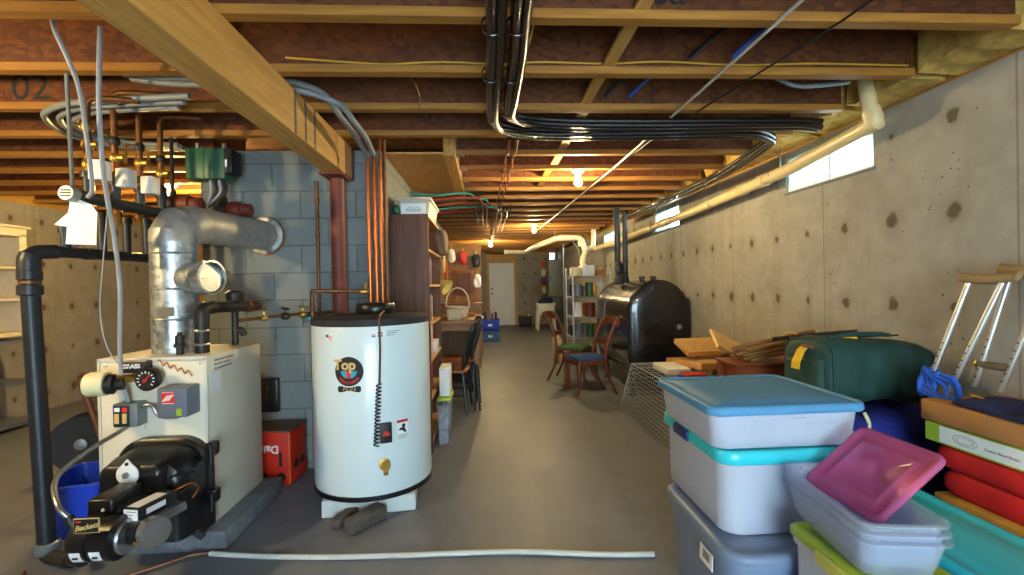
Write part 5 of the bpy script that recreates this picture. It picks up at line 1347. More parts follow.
ch.scale = (.95, .95, .97); ch.location = (1.215, 5.68, 0); ch.rotation_euler = (0, 0, math.radians(-78))
ch2 = curved_chair('dining_chair', 'mahogany dining chair with green cushion, behind the blue-seated chair', 'green_seat')
ch2.location = (1.22, 6.50, 0); ch2.rotation_euler = (0, 0, math.radians(62))
m = MB(); m.b2(1.0, 1.06, 5.92, 6.04, 0, .46, .01); m.b2(.995, 1.065, 5.915, 6.045, .46, .475, .004)
tag(m.build('small_stand', 'chairwood'), 'narrow dark wooden box stand beside the blue-seated chair', 'stand')

# ------------------------------------------------------------------ wire cage with boxes and slats
CY0, CY1 = 3.30, 4.95
root = thing('wire_cage', 'chrome wire rack cage lying along the floor by the totes', 'wire cage', (1.75, 4.1, 0))
def cagept(u, v):   # u along, v up the near-left side
    return Vector((1.42+.13*v, CY0+(CY1-CY0)*u, .012+.46*v))
m = MB()
for k in range(15):
    v = k/14; m.cyl(cagept(0, v), cagept(1, v), .0035 if 0 < k < 14 else .006, 6)
m.build('long_wires', 'chrome', root)
m = MB()
for k in range(34):
    u = k/33; m.cyl(cagept(u, 0), cagept(u, 1), .0026 if k not in (0, 33) else .006, 5)
m.build('cross_wires', 'chrome', root)
m = MB()
for k in range(10):
    x = 1.55+.06*k; m.cyl((x, CY0, .472), (x, CY1, .472), .0035, 5)
for k in range(20):
    y = CY0+(CY1-CY0)*k/19; m.cyl((1.55, y, .476), (2.10, y, .476), .003, 5)
m.build('top_wires', 'chrome', root)
for y in (CY0, CY1):
    m = MB(); m.tube(bez([(1.42, y, .012), (1.55, y, .472), (2.10, y, .472), (2.22, y, .012)], .02), .007, 8)
    for k in range(1, 9):
        v = k/9; m.cyl((1.42+.13*v, y, .012+.46*v), (2.22-.12*v, y, .012+.46*v), .003, 5)
    m.build('end_frame', 'chrome', root)
m = MB()
for k in range(10): v = k/9; m.cyl((2.22-.12*v, CY0, .012+.46*v), (2.22-.12*v, CY1, .012+.46*v), .0035, 5)
m.build('far_side_wires', 'chrome', root)
CT = .4795
m = MB(); m.b2(1.66, 1.88, 4.22, 4.62, CT, CT+.06, .006); tag(m.build('white_carton', 'white'), 'low white carton lying on the wire cage', 'carton')
root = thing('wrapped_parcel', 'small clear-wrapped red and blue parcel by the white carton', 'parcel', (1.83, 4.05, CT))
m = MB(); m.b2(1.72, 1.94, 3.98, 4.14, CT, CT+.03, .008); m.build('blue_tray', 'blue_plastic', root)
m = MB(); m.b2(1.73, 1.93, 3.99, 4.13, CT+.031, CT+.05, .008); m.build('red_pack', 'red_plastic', root)
def slat_pack(name, lab, n, L, W, T, m_, mx):
    root = thing(name, lab, 'slat bundle', mx.translation)
    for k in range(n):
        m = MB(); w = W/n; m.b2(-L/2, L/2, -W/2+w*k+.002, -W/2+w*(k+1)-.002, 0, T, .003, 1); m.build('slat', m_, root, smooth=0, mx=mx)
    m = MB()
    for x in (-L*.35, L*.35): m.b2(x-.02, x+.02, -W/2, W/2, -.014, -.0005, .002, 1)
    m.build('batten', m_, root, smooth=0, mx=mx)
    return root
slat_pack('slatted_panel', 'honey pine slatted panel lying flat on the wire cage', 6, .48, .72, .06, 'slat', Matrix.Translation((2.13, 4.45, .52)) @ Matrix.Rotation(.06, 4, 'Z') @ Matrix.Rotation(-.08, 4, 'X'))
slat_pack('slatted_panel', 'stack of honey slats standing behind the flat slatted panel', 5, .40, .30, .05, 'slat', Matrix.Translation((2.14, 4.62, .66)) @ Matrix.Rotation(.10, 4, 'Z') @ Matrix.Rotation(.35, 4, 'X'))
slat_pack('slatted_panel', 'pale slatted panel tilted down to the right beside the brown chest', 5, .36, .40, .03, 'slat_pale', Matrix.Translation((2.12, 3.95, .75)) @ Matrix.Rotation(-.15, 4, 'Z') @ Matrix.Rotation(.50, 4, 'Y') @ Matrix.Rotation(.30, 4, 'X'))

# brown wood chest with frame and panel front
root = thing('wooden_chest', 'reddish brown panelled wooden chest against the right wall', 'chest', (1.98, 3.1, 0))
x0, x1, y0, y1, z1 = 1.63, 2.37, 2.98, 3.24, .80
m = MB(); m.b2(x0+.02, x1-.02, y0+.03, y1, .06, z1-.02); m.build('carcass', 'brownwood', root, smooth=0)
m = MB(); m.b2(x0-.012, x1+.012, y0-.012, y1+.012, z1-.02, z1, .005); m.build('top', 'brownwood', root, smooth=0)
for x in (x0, x1-.06):
    for y in (y0, y1-.06):
        m = MB(); m.b2(x, x+.06, y, y+.06, 0, z1-.02, .003, 1); m.build('corner_post', 'brownwood', root, smooth=0)
for z in (.08, z1-.085):
    m = MB(); m.b2(x0+.06, x1-.06, y0+.005, y0+.03, z, z+.06, .003, 1); m.build('rail', 'brownwood', root, smooth=0)
m = MB(); m.b2(x0+.12, x0+.17, y0+.005, y0+.03, .14, z1-.085, .003, 1); m.build('stile', 'brownwood', root, smooth=0)
m = MB(); m.b2(x0+.06, x0+.12, y0+.018, y0+.029, .14, z1-.085); dk = m.build('dark_slot', 'ink', root, smooth=0)
m = MB(); m.b2(x0+.17, x1-.06, y0+.015, y0+.0295, .14, z1-.085); m.build('door', 'brownwood', root, smooth=0)
# sticks bundled on top of it
random.seed(21)
Z0 = z1+.001
for k in range(14):
    r = random.uniform(.009, .014); row = k//5
    a = Vector((1.72+random.uniform(-.05, .06), 3.02+.04*(k % 5)+.015*row, Z0+r+.030*row)); b = a+Vector((.60, .02, .0))
    sl = .10
    b.z += sl
    m = MB(); m.tube([a, a.lerp(b, .5), b], r, 8)
    tag(m.build('garden_stake', 'stick'), 'brown wooden stake in the bundle on the chest, %s counting up from the front' % ORD[k+1], 'stake', 'stakes bundled on the chest')
m = MB(); m.tube([(2.10+.004*math.cos(a), 3.12+.125*math.cos(a), Z0+.095+.085*math.sin(a)) for a in [2*PI*k/20 for k in range(20)]], .005, 6, closed=True); tag(m.build('binding_cord', 'yellow_cable'), 'yellow cord tied round the bundle of stakes', 'cord')
m = MB(); m.tube([(1.95, 3.10, .94), (2.39, 2.90, 1.0)], .014, 12); tag(m.build('metal_rod', 'iron_matte'), 'dark rod lying behind the green duffel bag', 'rod')
m = MB(); m.tube([(2.0, 3.16, .93), (2.39, 3.02, .985)], .012, 10); tag(m.build('metal_rod', 'redpost'), 'thin rusty rod lying behind the green duffel bag', 'rod')

# ------------------------------------------------------------------ duffel and blue bag
def soft_box(m, L, W, H, nx=22, k=24, amp=.012, seed=1, p=5.0, slump=0.):
    rnd = random.Random(seed); ph = [rnd.uniform(0, 6.28) for _ in range(8)]; rings = []
    for i in range(nx+1):
        u = i/nx; x = -L/2+L*u; e = abs(2*u-1); s_ = (1-e**16*.12)
        rg = []
        for j in range(k):
            a = 2*PI*j/k; c, s = math.cos(a), math.sin(a)
            r = (abs(c)**p+abs(s)**p)**(-1/p)
            f = 1+amp*(math.sin(5*u*6.28+2*a+ph[0])+math.sin(3*u*6.28-3*a+ph[1])+.7*math.sin(9*u*6.28+ph[2])*math.cos(4*a+ph[3]))
            rg.append((x, W/2*c*r*s_*f, (H/2*s*r*s_*f*(1-.03*(1-e))+H/2)*(1-slump*u*u)-H/2))
        rings.append(rg)
    x0 = [(-L/2-.012, y*.82, z*.82) for _, y, z in rings[0]]; x1 = [(L/2+.012, y*.82, z*.82) for _, y, z in rings[-1]]
    m.loft([[(-L/2-.016, y*.3, z*.3) for _, y, z in rings[0]], x0]+rings+[x1, [(L/2+.016, y*.3, z*.3) for _, y, z in rings[-1]]])
    return m
DM = Matrix.Translation((2.085, 2.53, .85)) @ Matrix.Rotation(math.radians(4), 4, 'Z')
root = thing('duffel_bag', 'dark green canvas duffel bag with yellow strap loops by the wall', 'bag', (2.10, 2.45, .67))
m = MB(); soft_box(m, .63, .38, .35, seed=4, amp=.02, p=4, slump=.14); m.build('bag_body', 'greenbag', root, mx=DM, smooth=70)
m = MB(); m.tube([(-.30, .178*math.cos(a)*(abs(math.cos(a))**5+abs(math.sin(a))**5)**-.2, .158*math.sin(a)*(abs(math.cos(a))**5+abs(math.sin(a))**5)**-.2) for a in [2*PI*k/28 for k in range(28)]], .009, 6, closed=True)
m.build('end_piping', 'greenbag', root, mx=DM)
m = MB(); pk = [(-.33, -.13, -.12), (-.34, .13, -.12), (-.335, .13, .05), (-.33, -.12, .06)]
m.loft([[(-.325, -.14, -.13), (-.325, .14, -.13), (-.325, .14, .05), (-.325, -.14, .07)], [(-.355, -.12, -.11), (-.355, .12, -.11), (-.345, .12, .03), (-.345, -.12, .05)]]); m.build('end_pocket', 'greenbag', root, mx=DM, sub=0)
m = MB(); pts = [(-.322, .0, .125), (-.350, .0, .10), (-.372, .01, .04), (-.374, .015, .0)]
for a, b in zip(pts, pts[1:]): m.geo([(a[0], a[1]-.03, a[2]), (a[0], a[1]+.03, a[2]), (b[0], b[1]+.03, b[2]), (b[0], b[1]-.03, b[2]), (a[0]+.004, a[1]-.03, a[2]), (a[0]+.004, a[1]+.03, a[2]), (b[0]+.004, b[1]+.03, b[2]), (b[0]+.004, b[1]-.03, b[2])], [(0, 1, 2, 3), (4, 7, 6, 5), (0, 3, 7, 4), (1, 5, 6, 2)])
st = m.build('end_strap', 'yellow_strap', root, mx=DM); st['label'] = 'yellow strap loop'
m = MB(); m.tube([(-.343, -.005, .13), (-.35, -.09, .128)], .008, 8); m.build('handle_strap', 'redpost', root, mx=DM)
m = MB(); m.box((-.1, -.04, .168), (.09, .05, .012), bev=.004); m.build('top_strap', 'yellow_strap', root, mx=DM)
m = MB(); m.tube(spline([(-.2, -.02, .165), (-.08, -.05, .185), (.1, -.03, .182), (.22, .02, .165)], 6), .012, 8); m.build('carry_handle', 'greenbag', root, mx=DM)
m = MB(); m.tube([(-.28, .02, .1645), (.28, .02, .1625)], .005, 6); m.build('zipper', 'black_soft', root, mx=DM)
BM = Matrix.Translation((2.04, 2.45, .33)) @ Matrix.Rotation(math.radians(2), 4, 'Z')
root = thing('blue_bag', 'navy blue canvas bag with cream zipper cords under the green duffel', 'bag', (2.02, 2.34, 0))
m = MB(); soft_box(m, .68, .40, .64, seed=9, p=6); m.build('bag_body', 'bluebag', root, mx=BM, smooth=70)
m = MB(); m.loft([[(-.05, -.195, .0), (-.30, -.195, .0), (-.30, -.195, .24), (-.05, -.195, .24)], [(-.07, -.235, .02), (-.28, -.235, .02), (-.28, -.23, .21), (-.07, -.23, .21)]]); m.build('front_pocket', 'bluebag', root, mx=BM)
for k, (x, z) in enumerate(((-.26, .20), (-.18, .22), (-.13, .33))):
    m = MB(); m.tube(spline([(x, -.24+.08*(k == 2), z), (x+.012, -.255+.08*(k == 2), z-.05), (x-.008, -.25+.06*(k == 2), z-.10)], 6), .009, 8); m.build('zipper_cord', 'cord', root, mx=BM)

# ------------------------------------------------------------------ stack at the right: cushions, box, tray, crutches
SX0, SX1, SY0, SY1 = 1.98, 2.39, 1.05, 2.02
root = thing('storage_tote', 'big aqua-lidded storage tote at the lower right corner', 'tote', (1.70, 1.5, 0))
def tote(root, cx, cy, w, d, h, r, body, lidm, th=.005, taper=.88, lid_over=.014, lip=.028, inner=True):
    mx = Matrix.Translation((cx, cy, .002))
    m = MB(); tub_shell(m, w*taper, d*taper, w-.03, d-.03, h-.02, r, th); m.build('tote_body', body, root, mx=mx)
    ring = lambda s_, z, rr=r: [(cx+x, cy+y, z) for x, y in rrect(w-s_*2, d-s_*2, max(.01, rr-s_), 6)]
    m = MB(); m.loft([ring(.002, h-.022), ring(-.0, h-.014), ring(0, h), ring(.012, h+.010), ring(.03, h+.010), ring(.04, h+.002), ring(.075, h+.002), ring(.085, h+.007), ring(.16, h+.007)])
    return m.build('lid', lidm, root, smooth=50)
l_ = tote(root, 1.665, 1.50, .40, .98, .42, .05, 'tote_clear', 'lid_teal'); l_['label'] = 'aqua plastic lid'
for k, (z0, z1, xi, c, nm, lab, cat) in enumerate(((.0, .40, 0, 'mustard', 'cardboard_carton', 'mustard coloured carton under the red cushions at right', 'carton'),)):
    m = MB(); m.b2(SX0-.02, SX1, SY0, SY1-.06, z0, z1, .006); tag(m.build(nm, c), lab, cat)
def cushion(cx, cy, w, d, z0, z1, lab, seed):
    m = MB(); zc = (z0+z1)/2; rings = []
    for t in (-1, -.96, -.8, -.45, 0, .45, .8, .96, 1):
        s_ = (1-abs(t)**5*.10); rings.append([(cx+x*s_, cy+y*s_*(1+.01*math.sin(seed+9*y)), zc+(z1-z0)/2*t*(1+.02*math.sin(14*x+9*y+seed))) for x, y in rrect(w, d, .05, 6)])
    m.loft(rings); return tag(m.build('seat_cushion', 'red_cloth', smooth=70), lab, 'cushion', 'red cushions in the right stack')
cushion(2.185, 1.50, .40, .94, .402, .505, 'red fabric cushion, lower of the two under the green box', 1)
cushion(2.185, 1.52, .40, .94, .507, .612, 'red fabric cushion, upper of the two under the green box', 3)
root = thing('green_box', 'flat lime green box with a white printed label in the right stack', 'box', (2.17, 1.54, .614))
m = MB(); m.b2(SX0+.0, SX1, SY0+.02, SY1+.0, .614, .698, .003, 1); m.build('box_body', 'lime', root, smooth=0)
m = MB(); m.b2(SX0-.0012, SX0-.0001, SY0+.05, SY1-.07, .622, .692); lb = m.build('label_panel', 'paper', root, smooth=0); lb['label'] = 'white label panel'
text('Cotton Blend Sheets', .015, frame((SX0-.0016, 1.70, .652), (0, -1, 0), (0, 0, 1)), 'lettering', 'grey_ink', root)
m = MB(); m.tube([(SX0-.0015, 1.84+.05*math.cos(a), .657+.02*math.sin(a)) for a in [2*PI*k/28 for k in range(28)]], .0012, 5, closed=True); m.tube([(SX0-.0015, 1.84+.035*math.cos(a), .657+.012*math.sin(a)) for a in [2*PI*k/28 for k in range(28)]], .001, 5, closed=True); m.build('emblem', 'grey_ink', root)
m = MB(); m.b2(SX0-.01, SX1-.0, SY0+.04, SY1+.015, .70, .795, .012, 3); tag(m.build('cardboard_box', 'board_brown'), 'flat brown cardboard box on top of the green box', 'box')
# crutches leaning on the wall
def crutch(lab, p0, lean, yaw, gz=.11):
    root = thing('crutch', lab, 'crutch', p0, 'aluminium crutches'); L = 1.05
    mx = Matrix.Translation(p0) @ Matrix.Rotation(yaw, 4, 'Z') @ Matrix.Rotation(lean[0], 4, 'Y') @ Matrix(((1, 0, 0, 0), (0, 1, -math.tan(lean[1]), 0), (0, 0, 1, 0), (0, 0, 0, 1)))
    H0 = .53
    for s_ in (-1, 1):
        m = MB(); m.tube([(0, s_*.055, 0.0), (0, s_*.072, H0-.01)], .0125, 14); m.build('upright_tube', 'alu', root, mx=mx)
        for k in range(6): MB().lathe([(.004, 0), (.004, .0016)], (-.0118, s_*(.056+.0011*k), .05+.035*k), (-1, 0, 0), 8).build('adjusting_hole', 'ink', root, mx=mx)
    ring = []
    for k in range(13):
        t = -1+2*k/12; z = H0-.010+.006*t*t+.008*abs(t)**3; w_ = .022*(1-.25*abs(t)**4)
        ring.append([(w_*math.cos(a), t*.125, z+.018+.023*math.sin(a)) for a in [2*PI*j/12 for j in range(12)]])
    m = MB(); m.loft(ring); m.build('arm_pad', 'crutchpad', root, mx=mx)
    m = MB(); m.tube([(0, -.058, gz), (0, .058, gz)], .017, 14); m.build('hand_grip', 'grip', root, mx=mx)
    m = MB(); m.lathe([(.008, 0), (.016, .004), (.016, .01), (.006, .014)], (0, .072, gz), (0, 1, 0), 8); m.build('wing_nut', 'brass', root, mx=mx)
    for s_ in (-1, 1):
        pass
    return root
crutch('aluminium crutch with tan arm pad leaning at the wall, the one by the blue strap', (2.19, 2.16, .80), (math.radians(10), math.radians(15)), 0, .045)
crutch('aluminium crutch with tan arm pad leaning at the wall, farther right of the pair', (2.26, 2.0, .83), (math.radians(7), math.radians(13)), 0)
# blue strap bundle and navy cloth
m = MB()
random.seed(2)
for k in range(5):
    c = Vector((2.06, 2.07, .85)); pts = []
    a0 = 1.3*k
    for j in range(14):
        t = j/13*2*PI; pts.append(c+Vector((.012*math.sin(2*t+a0), .095*math.cos(t)*math.cos(a0*.4)+.01*k-.04, .06*math.sin(t+.4*k)+.012*math.sin(3*t))))
    m.tube(pts, .010, 8, closed=True)
tag(m.build('blue_strap', 'blue_strap'), 'bright blue knotted strap hanging on the left crutch foot', 'strap')
m = MB(); rows = []
nx, ny = 10, 16
vs = []; 
def cl(u, v, top): 
    x = 1.965+.20*u; y = 1.10+.80*v
    z = .799+.03*math.sin(9*v+3*u)**2+.04*math.sin(5*u+7*v+1)**2*(1-abs(2*v-1))+.012
    return (x+.012*math.sin(8*v), y+.02*math.sin(6*u), z if top else .7965)
V = [cl(i/nx, j/ny, True) for i in range(nx+1) for j in range(ny+1)]+[cl(i/nx, j/ny, False) for i in range(nx+1) for j in range(ny+1)]
o_ = (nx+1)*(ny+1); I = lambda i, j: i*(ny+1)+j
F_ = [(I(i, j), I(i+1, j), I(i+1, j+1), I(i, j+1)) for i in range(nx) for j in range(ny)]+[(o_+I(i, j), o_+I(i, j+1), o_+I(i+1, j+1), o_+I(i+1, j)) for i in range(nx) for j in range(ny)]
for i in range(nx): F_ += [(I(i, 0), o_+I(i, 0), o_+I(i+1, 0), I(i+1, 0)), (I(i, ny), I(i+1, ny), o_+I(i+1, ny), o_+I(i, ny))]
for j in range(ny): F_ += [(I(0, j), I(0, j+1), o_+I(0, j+1), o_+I(0, j)), (I(nx, j), o_+I(nx, j), o_+I(nx, j+1), I(nx, j+1))]
m.geo(V, F_); cloth = tag(m.build('navy_cloth', 'navy', smooth=80, sub=1), 'rumpled navy cloth lying on the brown cardboard box', 'cloth')
m = MB(); m.box((2.06, 1.86, .838), (.03, .035, .004), rot=(.2, .2, .3)); m.build('yellow_tab', 'yellow_strap', cloth)

# ------------------------------------------------------------------ the tote stack
GX, GY = 1.035, 1.845
root = thing('storage_tote', 'blue-grey lidded tote on the floor, bottom of the three-tote stack', 'tote', (GX, GY, 0))
l_ = tote(root, GX, GY, .46, .63, .40, .09, 'tote_grey', 'tote_grey', taper=.86)
m = MB(); m.box((GX-.224, 1.72, .31), (.003, .10, .06), rot=(0, .06, 0)); m.build('label_sheet', 'paper', root)
m = MB(); m.box((GX-.226, 1.715, .315), (.0035, .05, .03), rot=(0, .06, 0)); m.build('label_print', 'grey_ink', root)
def clear_tote(root, cx, cy, z, w, d, h, r, lidm, taper=.94, lip=.02):
    mx = Matrix.Translation((cx, cy, z))
    m = MB(); tub_shell(m, w*taper, d*taper, w-.03, d-.03, h-.015, r, .004, n=7); m.build('tote_body', 'tote_clear', root, mx=mx)
    ring = lambda s_, zz: [(cx+x, cy+y, z+zz) for x, y in rrect(w-s_*2, d-s_*2, max(.012, r-s_), 7)]
    m = MB(); m.loft([ring(.003, h-lip), ring(-.003, h-lip+.008), ring(0, h+.003), ring(.006, h+.009), ring(.016, h+.009), ring(.02, h+.004), ring(.05, h+.004), ring(.055, h+.008), ring(.14, h+.008)])
    l_ = m.build('lid', lidm, root, smooth=50); return l_
root = thing('storage_tote', 'milky tote with aqua lid and navy latch, middle of the stack', 'tote', (1.14, 1.93, .412))
l_ = clear_tote(root, 1.165, 1.945, .412, .65, .60, .305, .07, 'lid_teal', lip=.042); l_['label'] = 'aqua lid'
m = MB(); m.b2(.827, .845, 1.92, 2.06, .675, .72, .007, 3); la = m.build('latch', 'latch_navy', root); la['label'] = 'navy side latch'
m = MB(); m.b2(1.36, 1.46, 1.634, 1.65, .678, .715, .006, 3); la = m.build('latch', 'latch_navy', root); la['label'] = 'navy side latch'
root = thing('storage_tote', 'shallow clear tote with sky blue lid, top of the stack', 'tote', (1.085, 1.9, .729))
l_ = clear_tote(root, 1.10, 1.92, .729, .60, .56, .152, .05, 'lid_blue', taper=.9, lip=.024); l_['label'] = 'sky blue lid'
m = MB()
m.loft([[(x, y, z) for x, y in ((.90, 1.633+.0), (1.18, 1.633), (1.13, 1.633), (.95, 1.633))] for z in (.80, .81)]) if 0 else None
m.b2(.97, 1.17, 1.655, 1.665, .835, .841, .003); m.b2(.86, .97, 1.658, 1.668, .812, .818, .003); m.b2(1.17, 1.30, 1.658, 1.668, .812, .818, .003); m.build('moulded_step', 'tote_clear', root)
m = MB(); m.b2(.815, .85, 1.98, 2.10, .886, .8875, .0); m.build('grip_mark', 'lid_blue', root)

# nested clear bins, green-lidded tote, pink lid
root = thing('storage_tote', 'clear tote with olive green latch lid under the nested bins', 'tote', (1.14, 1.24, 0))
l_ = tote(root, 1.125, 1.235, .27, .56, .53, .03, 'tote_clear', 'lid_green', taper=.9); l_['label'] = 'olive green lid'
m = MB(); m.b2(.975, .993, 1.13, 1.36, .49, .532, .007, 3); la = m.build('latch', 'lid_green_lt', root); la['label'] = 'yellow green latch'
NR = Matrix.Translation((1.125, 1.378, .543)) @ Matrix.Rotation(math.radians(-8), 4, 'Z')
for k, dz in enumerate((0, .024, .048)):
    m = MB(); tub_shell(m, .195-.006*k, .375-.006*k, .225-.004*k, .43-.004*k, .106, .035, .002, n=6)
    tag(m.build('clear_bin', 'tote_bin', mx=NR @ Matrix.Translation((0, 0, dz))), 'clear rectangular bin, %s of the three nested together' % ('lowest', 'middle', 'topmost')[k], 'bin', 'nested clear bins')
# pink lid leaning in the topmost bin
a0 = Vector((1.105, 1.425, .652)); d_ = Vector((.21, .004, .17)).normalized()
PM = frame(a0+d_*.135, d_, (-.03, 1, 0))
ring = lambda s_, z: [PM @ Vector((x, y, z)) for x, y in rrect(.285-2*s_, .305-2*s_, max(.01, .03-s_), 6)]
m = MB(); m.loft([ring(.004, -.012), ring(0, -.010), ring(0, 0), ring(.006, .006), ring(.016, .006), ring(.022, -.001), ring(.045, -.001), ring(.05, .004), ring(.06, .004), ring(.066, 0), ring(.12, 0)])
tag(m.build('bin_lid', 'lid_pink', smooth=50), 'translucent pink lid leaning inside the clear bins', 'lid')
# ------------------------------------------------------------------ black insulated pipe bundles
def bundle(lab, pathf, n, r):
    pts0 = pathf(0)
    root = thing('pipe_bundle', lab, 'pipe bundle', pts0[0], 'black wrapped pipe bundles')
    for k in range(n):
        m = MB(); m.tube(pathf(k), r, 10); m.build('wrapped_pipe', 'blackpipe', root)
    return root
OF = [(-.016, 0), (.018, .004), (.020, -.032), (-.014, -.034)]
def run_a(k):
    ox, oz = OF[k]; zz = 2.335
    P_ = [(.055+ox, .75, zz+oz), (.055+ox, 1.6, zz+oz), (.06+ox, 1.95, zz+oz-.005), (.055+ox, 2.35, zz+oz-.02), (.07+ox*.5, 2.72, zz+oz-.02), (.16, 2.95+ox*1.2, zz+oz*.7), (.40, 3.04+ox*2, zz+oz*.7), (1.0, 3.04+ox*2.2, zz+oz*.7), (1.65, 3.03+ox*2, zz+oz*.7), (1.94-ox*.3, 3.10+ox*.3, zz+oz), (2.03-ox, 3.30, zz+oz-.01), (2.13-ox*.6, 4.2, zz+oz-.03), (2.16-ox*.5, 5.4, zz+oz-.02), (2.16-ox*.5, 7.5, zz+oz)]
    return spline(P_, 8)
def run_b(k):
    ox, oz = OF[k]; zz = 2.335
    P_ = [(.145+ox, .75, zz+oz), (.145+ox, 1.6, zz+oz), (.155+ox, 1.95, zz+oz-.005), (.15+ox, 2.35, zz+oz-.02), (.16+ox*.5, 2.62, zz+oz-.02), (.27, 2.80+ox*1.2, zz+oz*.7), (.55, 2.87+ox*2, zz+oz*.7), (1.2, 2.88+ox*2.2, zz+oz*.7), (1.8, 2.86+ox*2, zz+oz*.7), (2.02, 2.86+ox*1.5, zz+oz*.7), (2.13, 2.86+ox, zz+oz-.003)]
    return spline(P_, 8)
b1 = bundle('black wrapped pipe bundle crossing the ceiling and turning along the right wall', run_a, 4, .0205)
b2 = bundle('black wrapped pipe bundle crossing the ceiling nearer the viewer', run_b, 4, .020)
for root, f in ((b1, run_a), (b2, run_b)):
    P_ = f(0)
    for i in (11, 20, 30):
        if i < len(P_)-1:
            c = P_[i]+Vector((.012, 0, -.016)); t = (P_[i+1]-P_[i]).normalized()
            m = MB(); m.lathe([(.040, -.008), (.042, -.007), (.042, .007), (.040, .008)], c-Vector((.008, 0, 0)), t, 20, cap=False); m.build('tie_band', 'tape', root)
# orange-brown heating tubes running down the room under the joists
for k in range(2):
    pts = []
    for j in range(-2, 15):
        y = 3.302+JS*j-.029-0.0
        if y < 3.1 or y > 9.2: continue
        pts += [(.19-.010*(y-3.2)+.055*k, y, ZC-.014), (.19-.010*(y-3.2)+.055*k+.004, y+JS/2, ZC-.042)]
    m = MB(); m.tube(spline(pts, 4), .0095, 8)
    root = tag(m.build('heating_tube', 'brown_pex'), 'orange-brown tube looping from joist to joist down the room, %s of the pair' % ('left', 'right')[k], 'tube', 'orange-brown tubes under the joists')
    m = MB()
    for (x, y, z) in pts[::2]: m.b2(x-.018, x+.018, y-.01, y+.01, z-.012, z+.012, .003, 1)
    m.build('tube_clip', 'black_soft', root)
random.seed(8)
for k in range(9):
    c = ('teal_pex', 'red_pex', 'teal_pex', 'brown_pex', 'red_pex', 'teal_pex', 'brown_pex', 'red_pex', 'teal_pex')[k]
    y = 4.95+.155*k; x1 = -.10+.03*(k % 3)+.045*k; z = 2.325-.018*(k % 2)
    m = MB(); m.tube(spline([(-.74, y-.10, z-.02), (-.55, y, z-.035), (-.30, y+.06, z-.005), (x1-.08, y+.12, z+.005), (x1, y+.30, z), (x1+.01, y+1.1, z+.01), (x1+.01, y+2.6, z+.012)], 8), .012, 8)
    tag(m.build('floor_heating_tube', c), '%s heating tube bending under the joists, %s from the viewer' % ({'teal_pex': 'teal', 'red_pex': 'red', 'brown_pex': 'orange-brown'}[c], ORD[k+1]), 'tube', 'coloured heating tubes by the bookcase')
for k in range(22):
    j = k % 11; row = k//11; x = -.12+.047*j; y = 6.1+.5*row
    m = MB(); m.tube([(x, y+.05*math.cos(a), ZC-.055+.05*math.sin(a)) for a in [2*PI*i/16 for i in range(16)]], .006, 6, closed=True)
    tag(m.build('hanger_ring', 'iron'), 'dark hanger ring in the %s row under the joists, %s from the left' % (('near', 'far')[row], ORD[j+1]), 'ring', 'tube hanger rings')
# cables
m = MB(); m.tube([(1.18, 1.0, ZC-.008), (1.18, 2.4, ZC-.008), (1.17, 4.0, ZC-.008), (1.10, 6.5, ZC-.008), (1.0, 9.6, ZC-.008)], .0075, 8); tag(m.build('ceiling_cable', 'white_cable'), 'long white cable stapled under the joists down the room', 'cable')
m = MB(); m.tube([(1.47, 1.0, ZC-.006), (1.44, 1.8, ZC-.006), (1.22, 3.4, ZC-.006), (1.10, 5.0, ZC-.006)], .005, 8); tag(m.build('ceiling_cable', 'black_soft'), 'thin black cable stapled under the joists right of the white one', 'cable')
yb = JY+JS-.029-.011
m = MB(); m.tube(spline([(-.93, yb, 2.452), (-.6, yb, 2.43), (-.45, yb, 2.424), (-.2, yb, 2.436), (.1, yb, 2.428), (.3, yb, 2.44), (.62, yb, 2.434), (.9, yb, 2.446), (1.3, yb, 2.432), (1.7, yb, 2.442), (2.2, yb, 2.436)], 8), .0045, 6); tag(m.build('joist_cable', 'yellow_cable'), 'yellow cable stapled along the web of the second joist', 'cable')
m = MB(); m.tube(spline([(-.42, yb-.005, 2.424), (-.35, yb+.11, 2.40), (-.33, yb+.25, 2.36), (-.36, yb+.42, 2.34)], 8), .003, 6); tag(m.build('hanging_wire', 'brown_hose'), 'thin loose wire hanging below the second joist', 'wire')
yb3 = JY+2*JS+.012
m = MB(); m.tube(spline([(-.8, yb3, 2.43), (-.3, yb3+.02, 2.425), (.0, yb3+.03, 2.42), (.05, yb3+.03, 2.405)], 8), .005, 6); tag(m.build('blue_cable', 'blue_cable'), 'blue cable behind the third joist above the water heater', 'cable')
for k, (x, y, c) in enumerate(((1.02, 2.15, 'black_soft'), (1.22, 2.12, 'blue_cable'), (.72, 2.62, 'black_soft'), (.86, 2.62, 'blue_cable'))):
    m = MB(); m.tube(spline([(x+.16, y+.04, 2.57), (x+.08, y+.05, 2.50), (x, y+.10, 2.43)], 6), .011, 8)
    tag(m.build('tube_stub', c), 'short %s tube end poking down in the joist bay, %s' % (('black', 'blue')[k % 2], ('nearer bay', 'farther bay')[k//2]), 'tube')
m = MB(); m.tube(spline([(.22, 2.02, 2.60), (.19, 2.06, 2.48), (.21, 2.10, 2.41), (.24, 2.06, 2.50), (.26, 2.03, 2.60)], 6), .004, 6); tag(m.build('wire_loop', 'yellow_cable'), 'yellow wire loop hanging in the bay beside the black pipes', 'wire')
m = MB(); m.tube(spline([(1.62, 2.50, 2.45), (1.70, 2.48, 2.405), (1.80, 2.48, 2.40), (2.05, 2.52, 2.44)], 6), .012, 8); tag(m.build('grey_tube', 'grey_pex'), 'short grey tube in the bay near the right wall', 'tube')
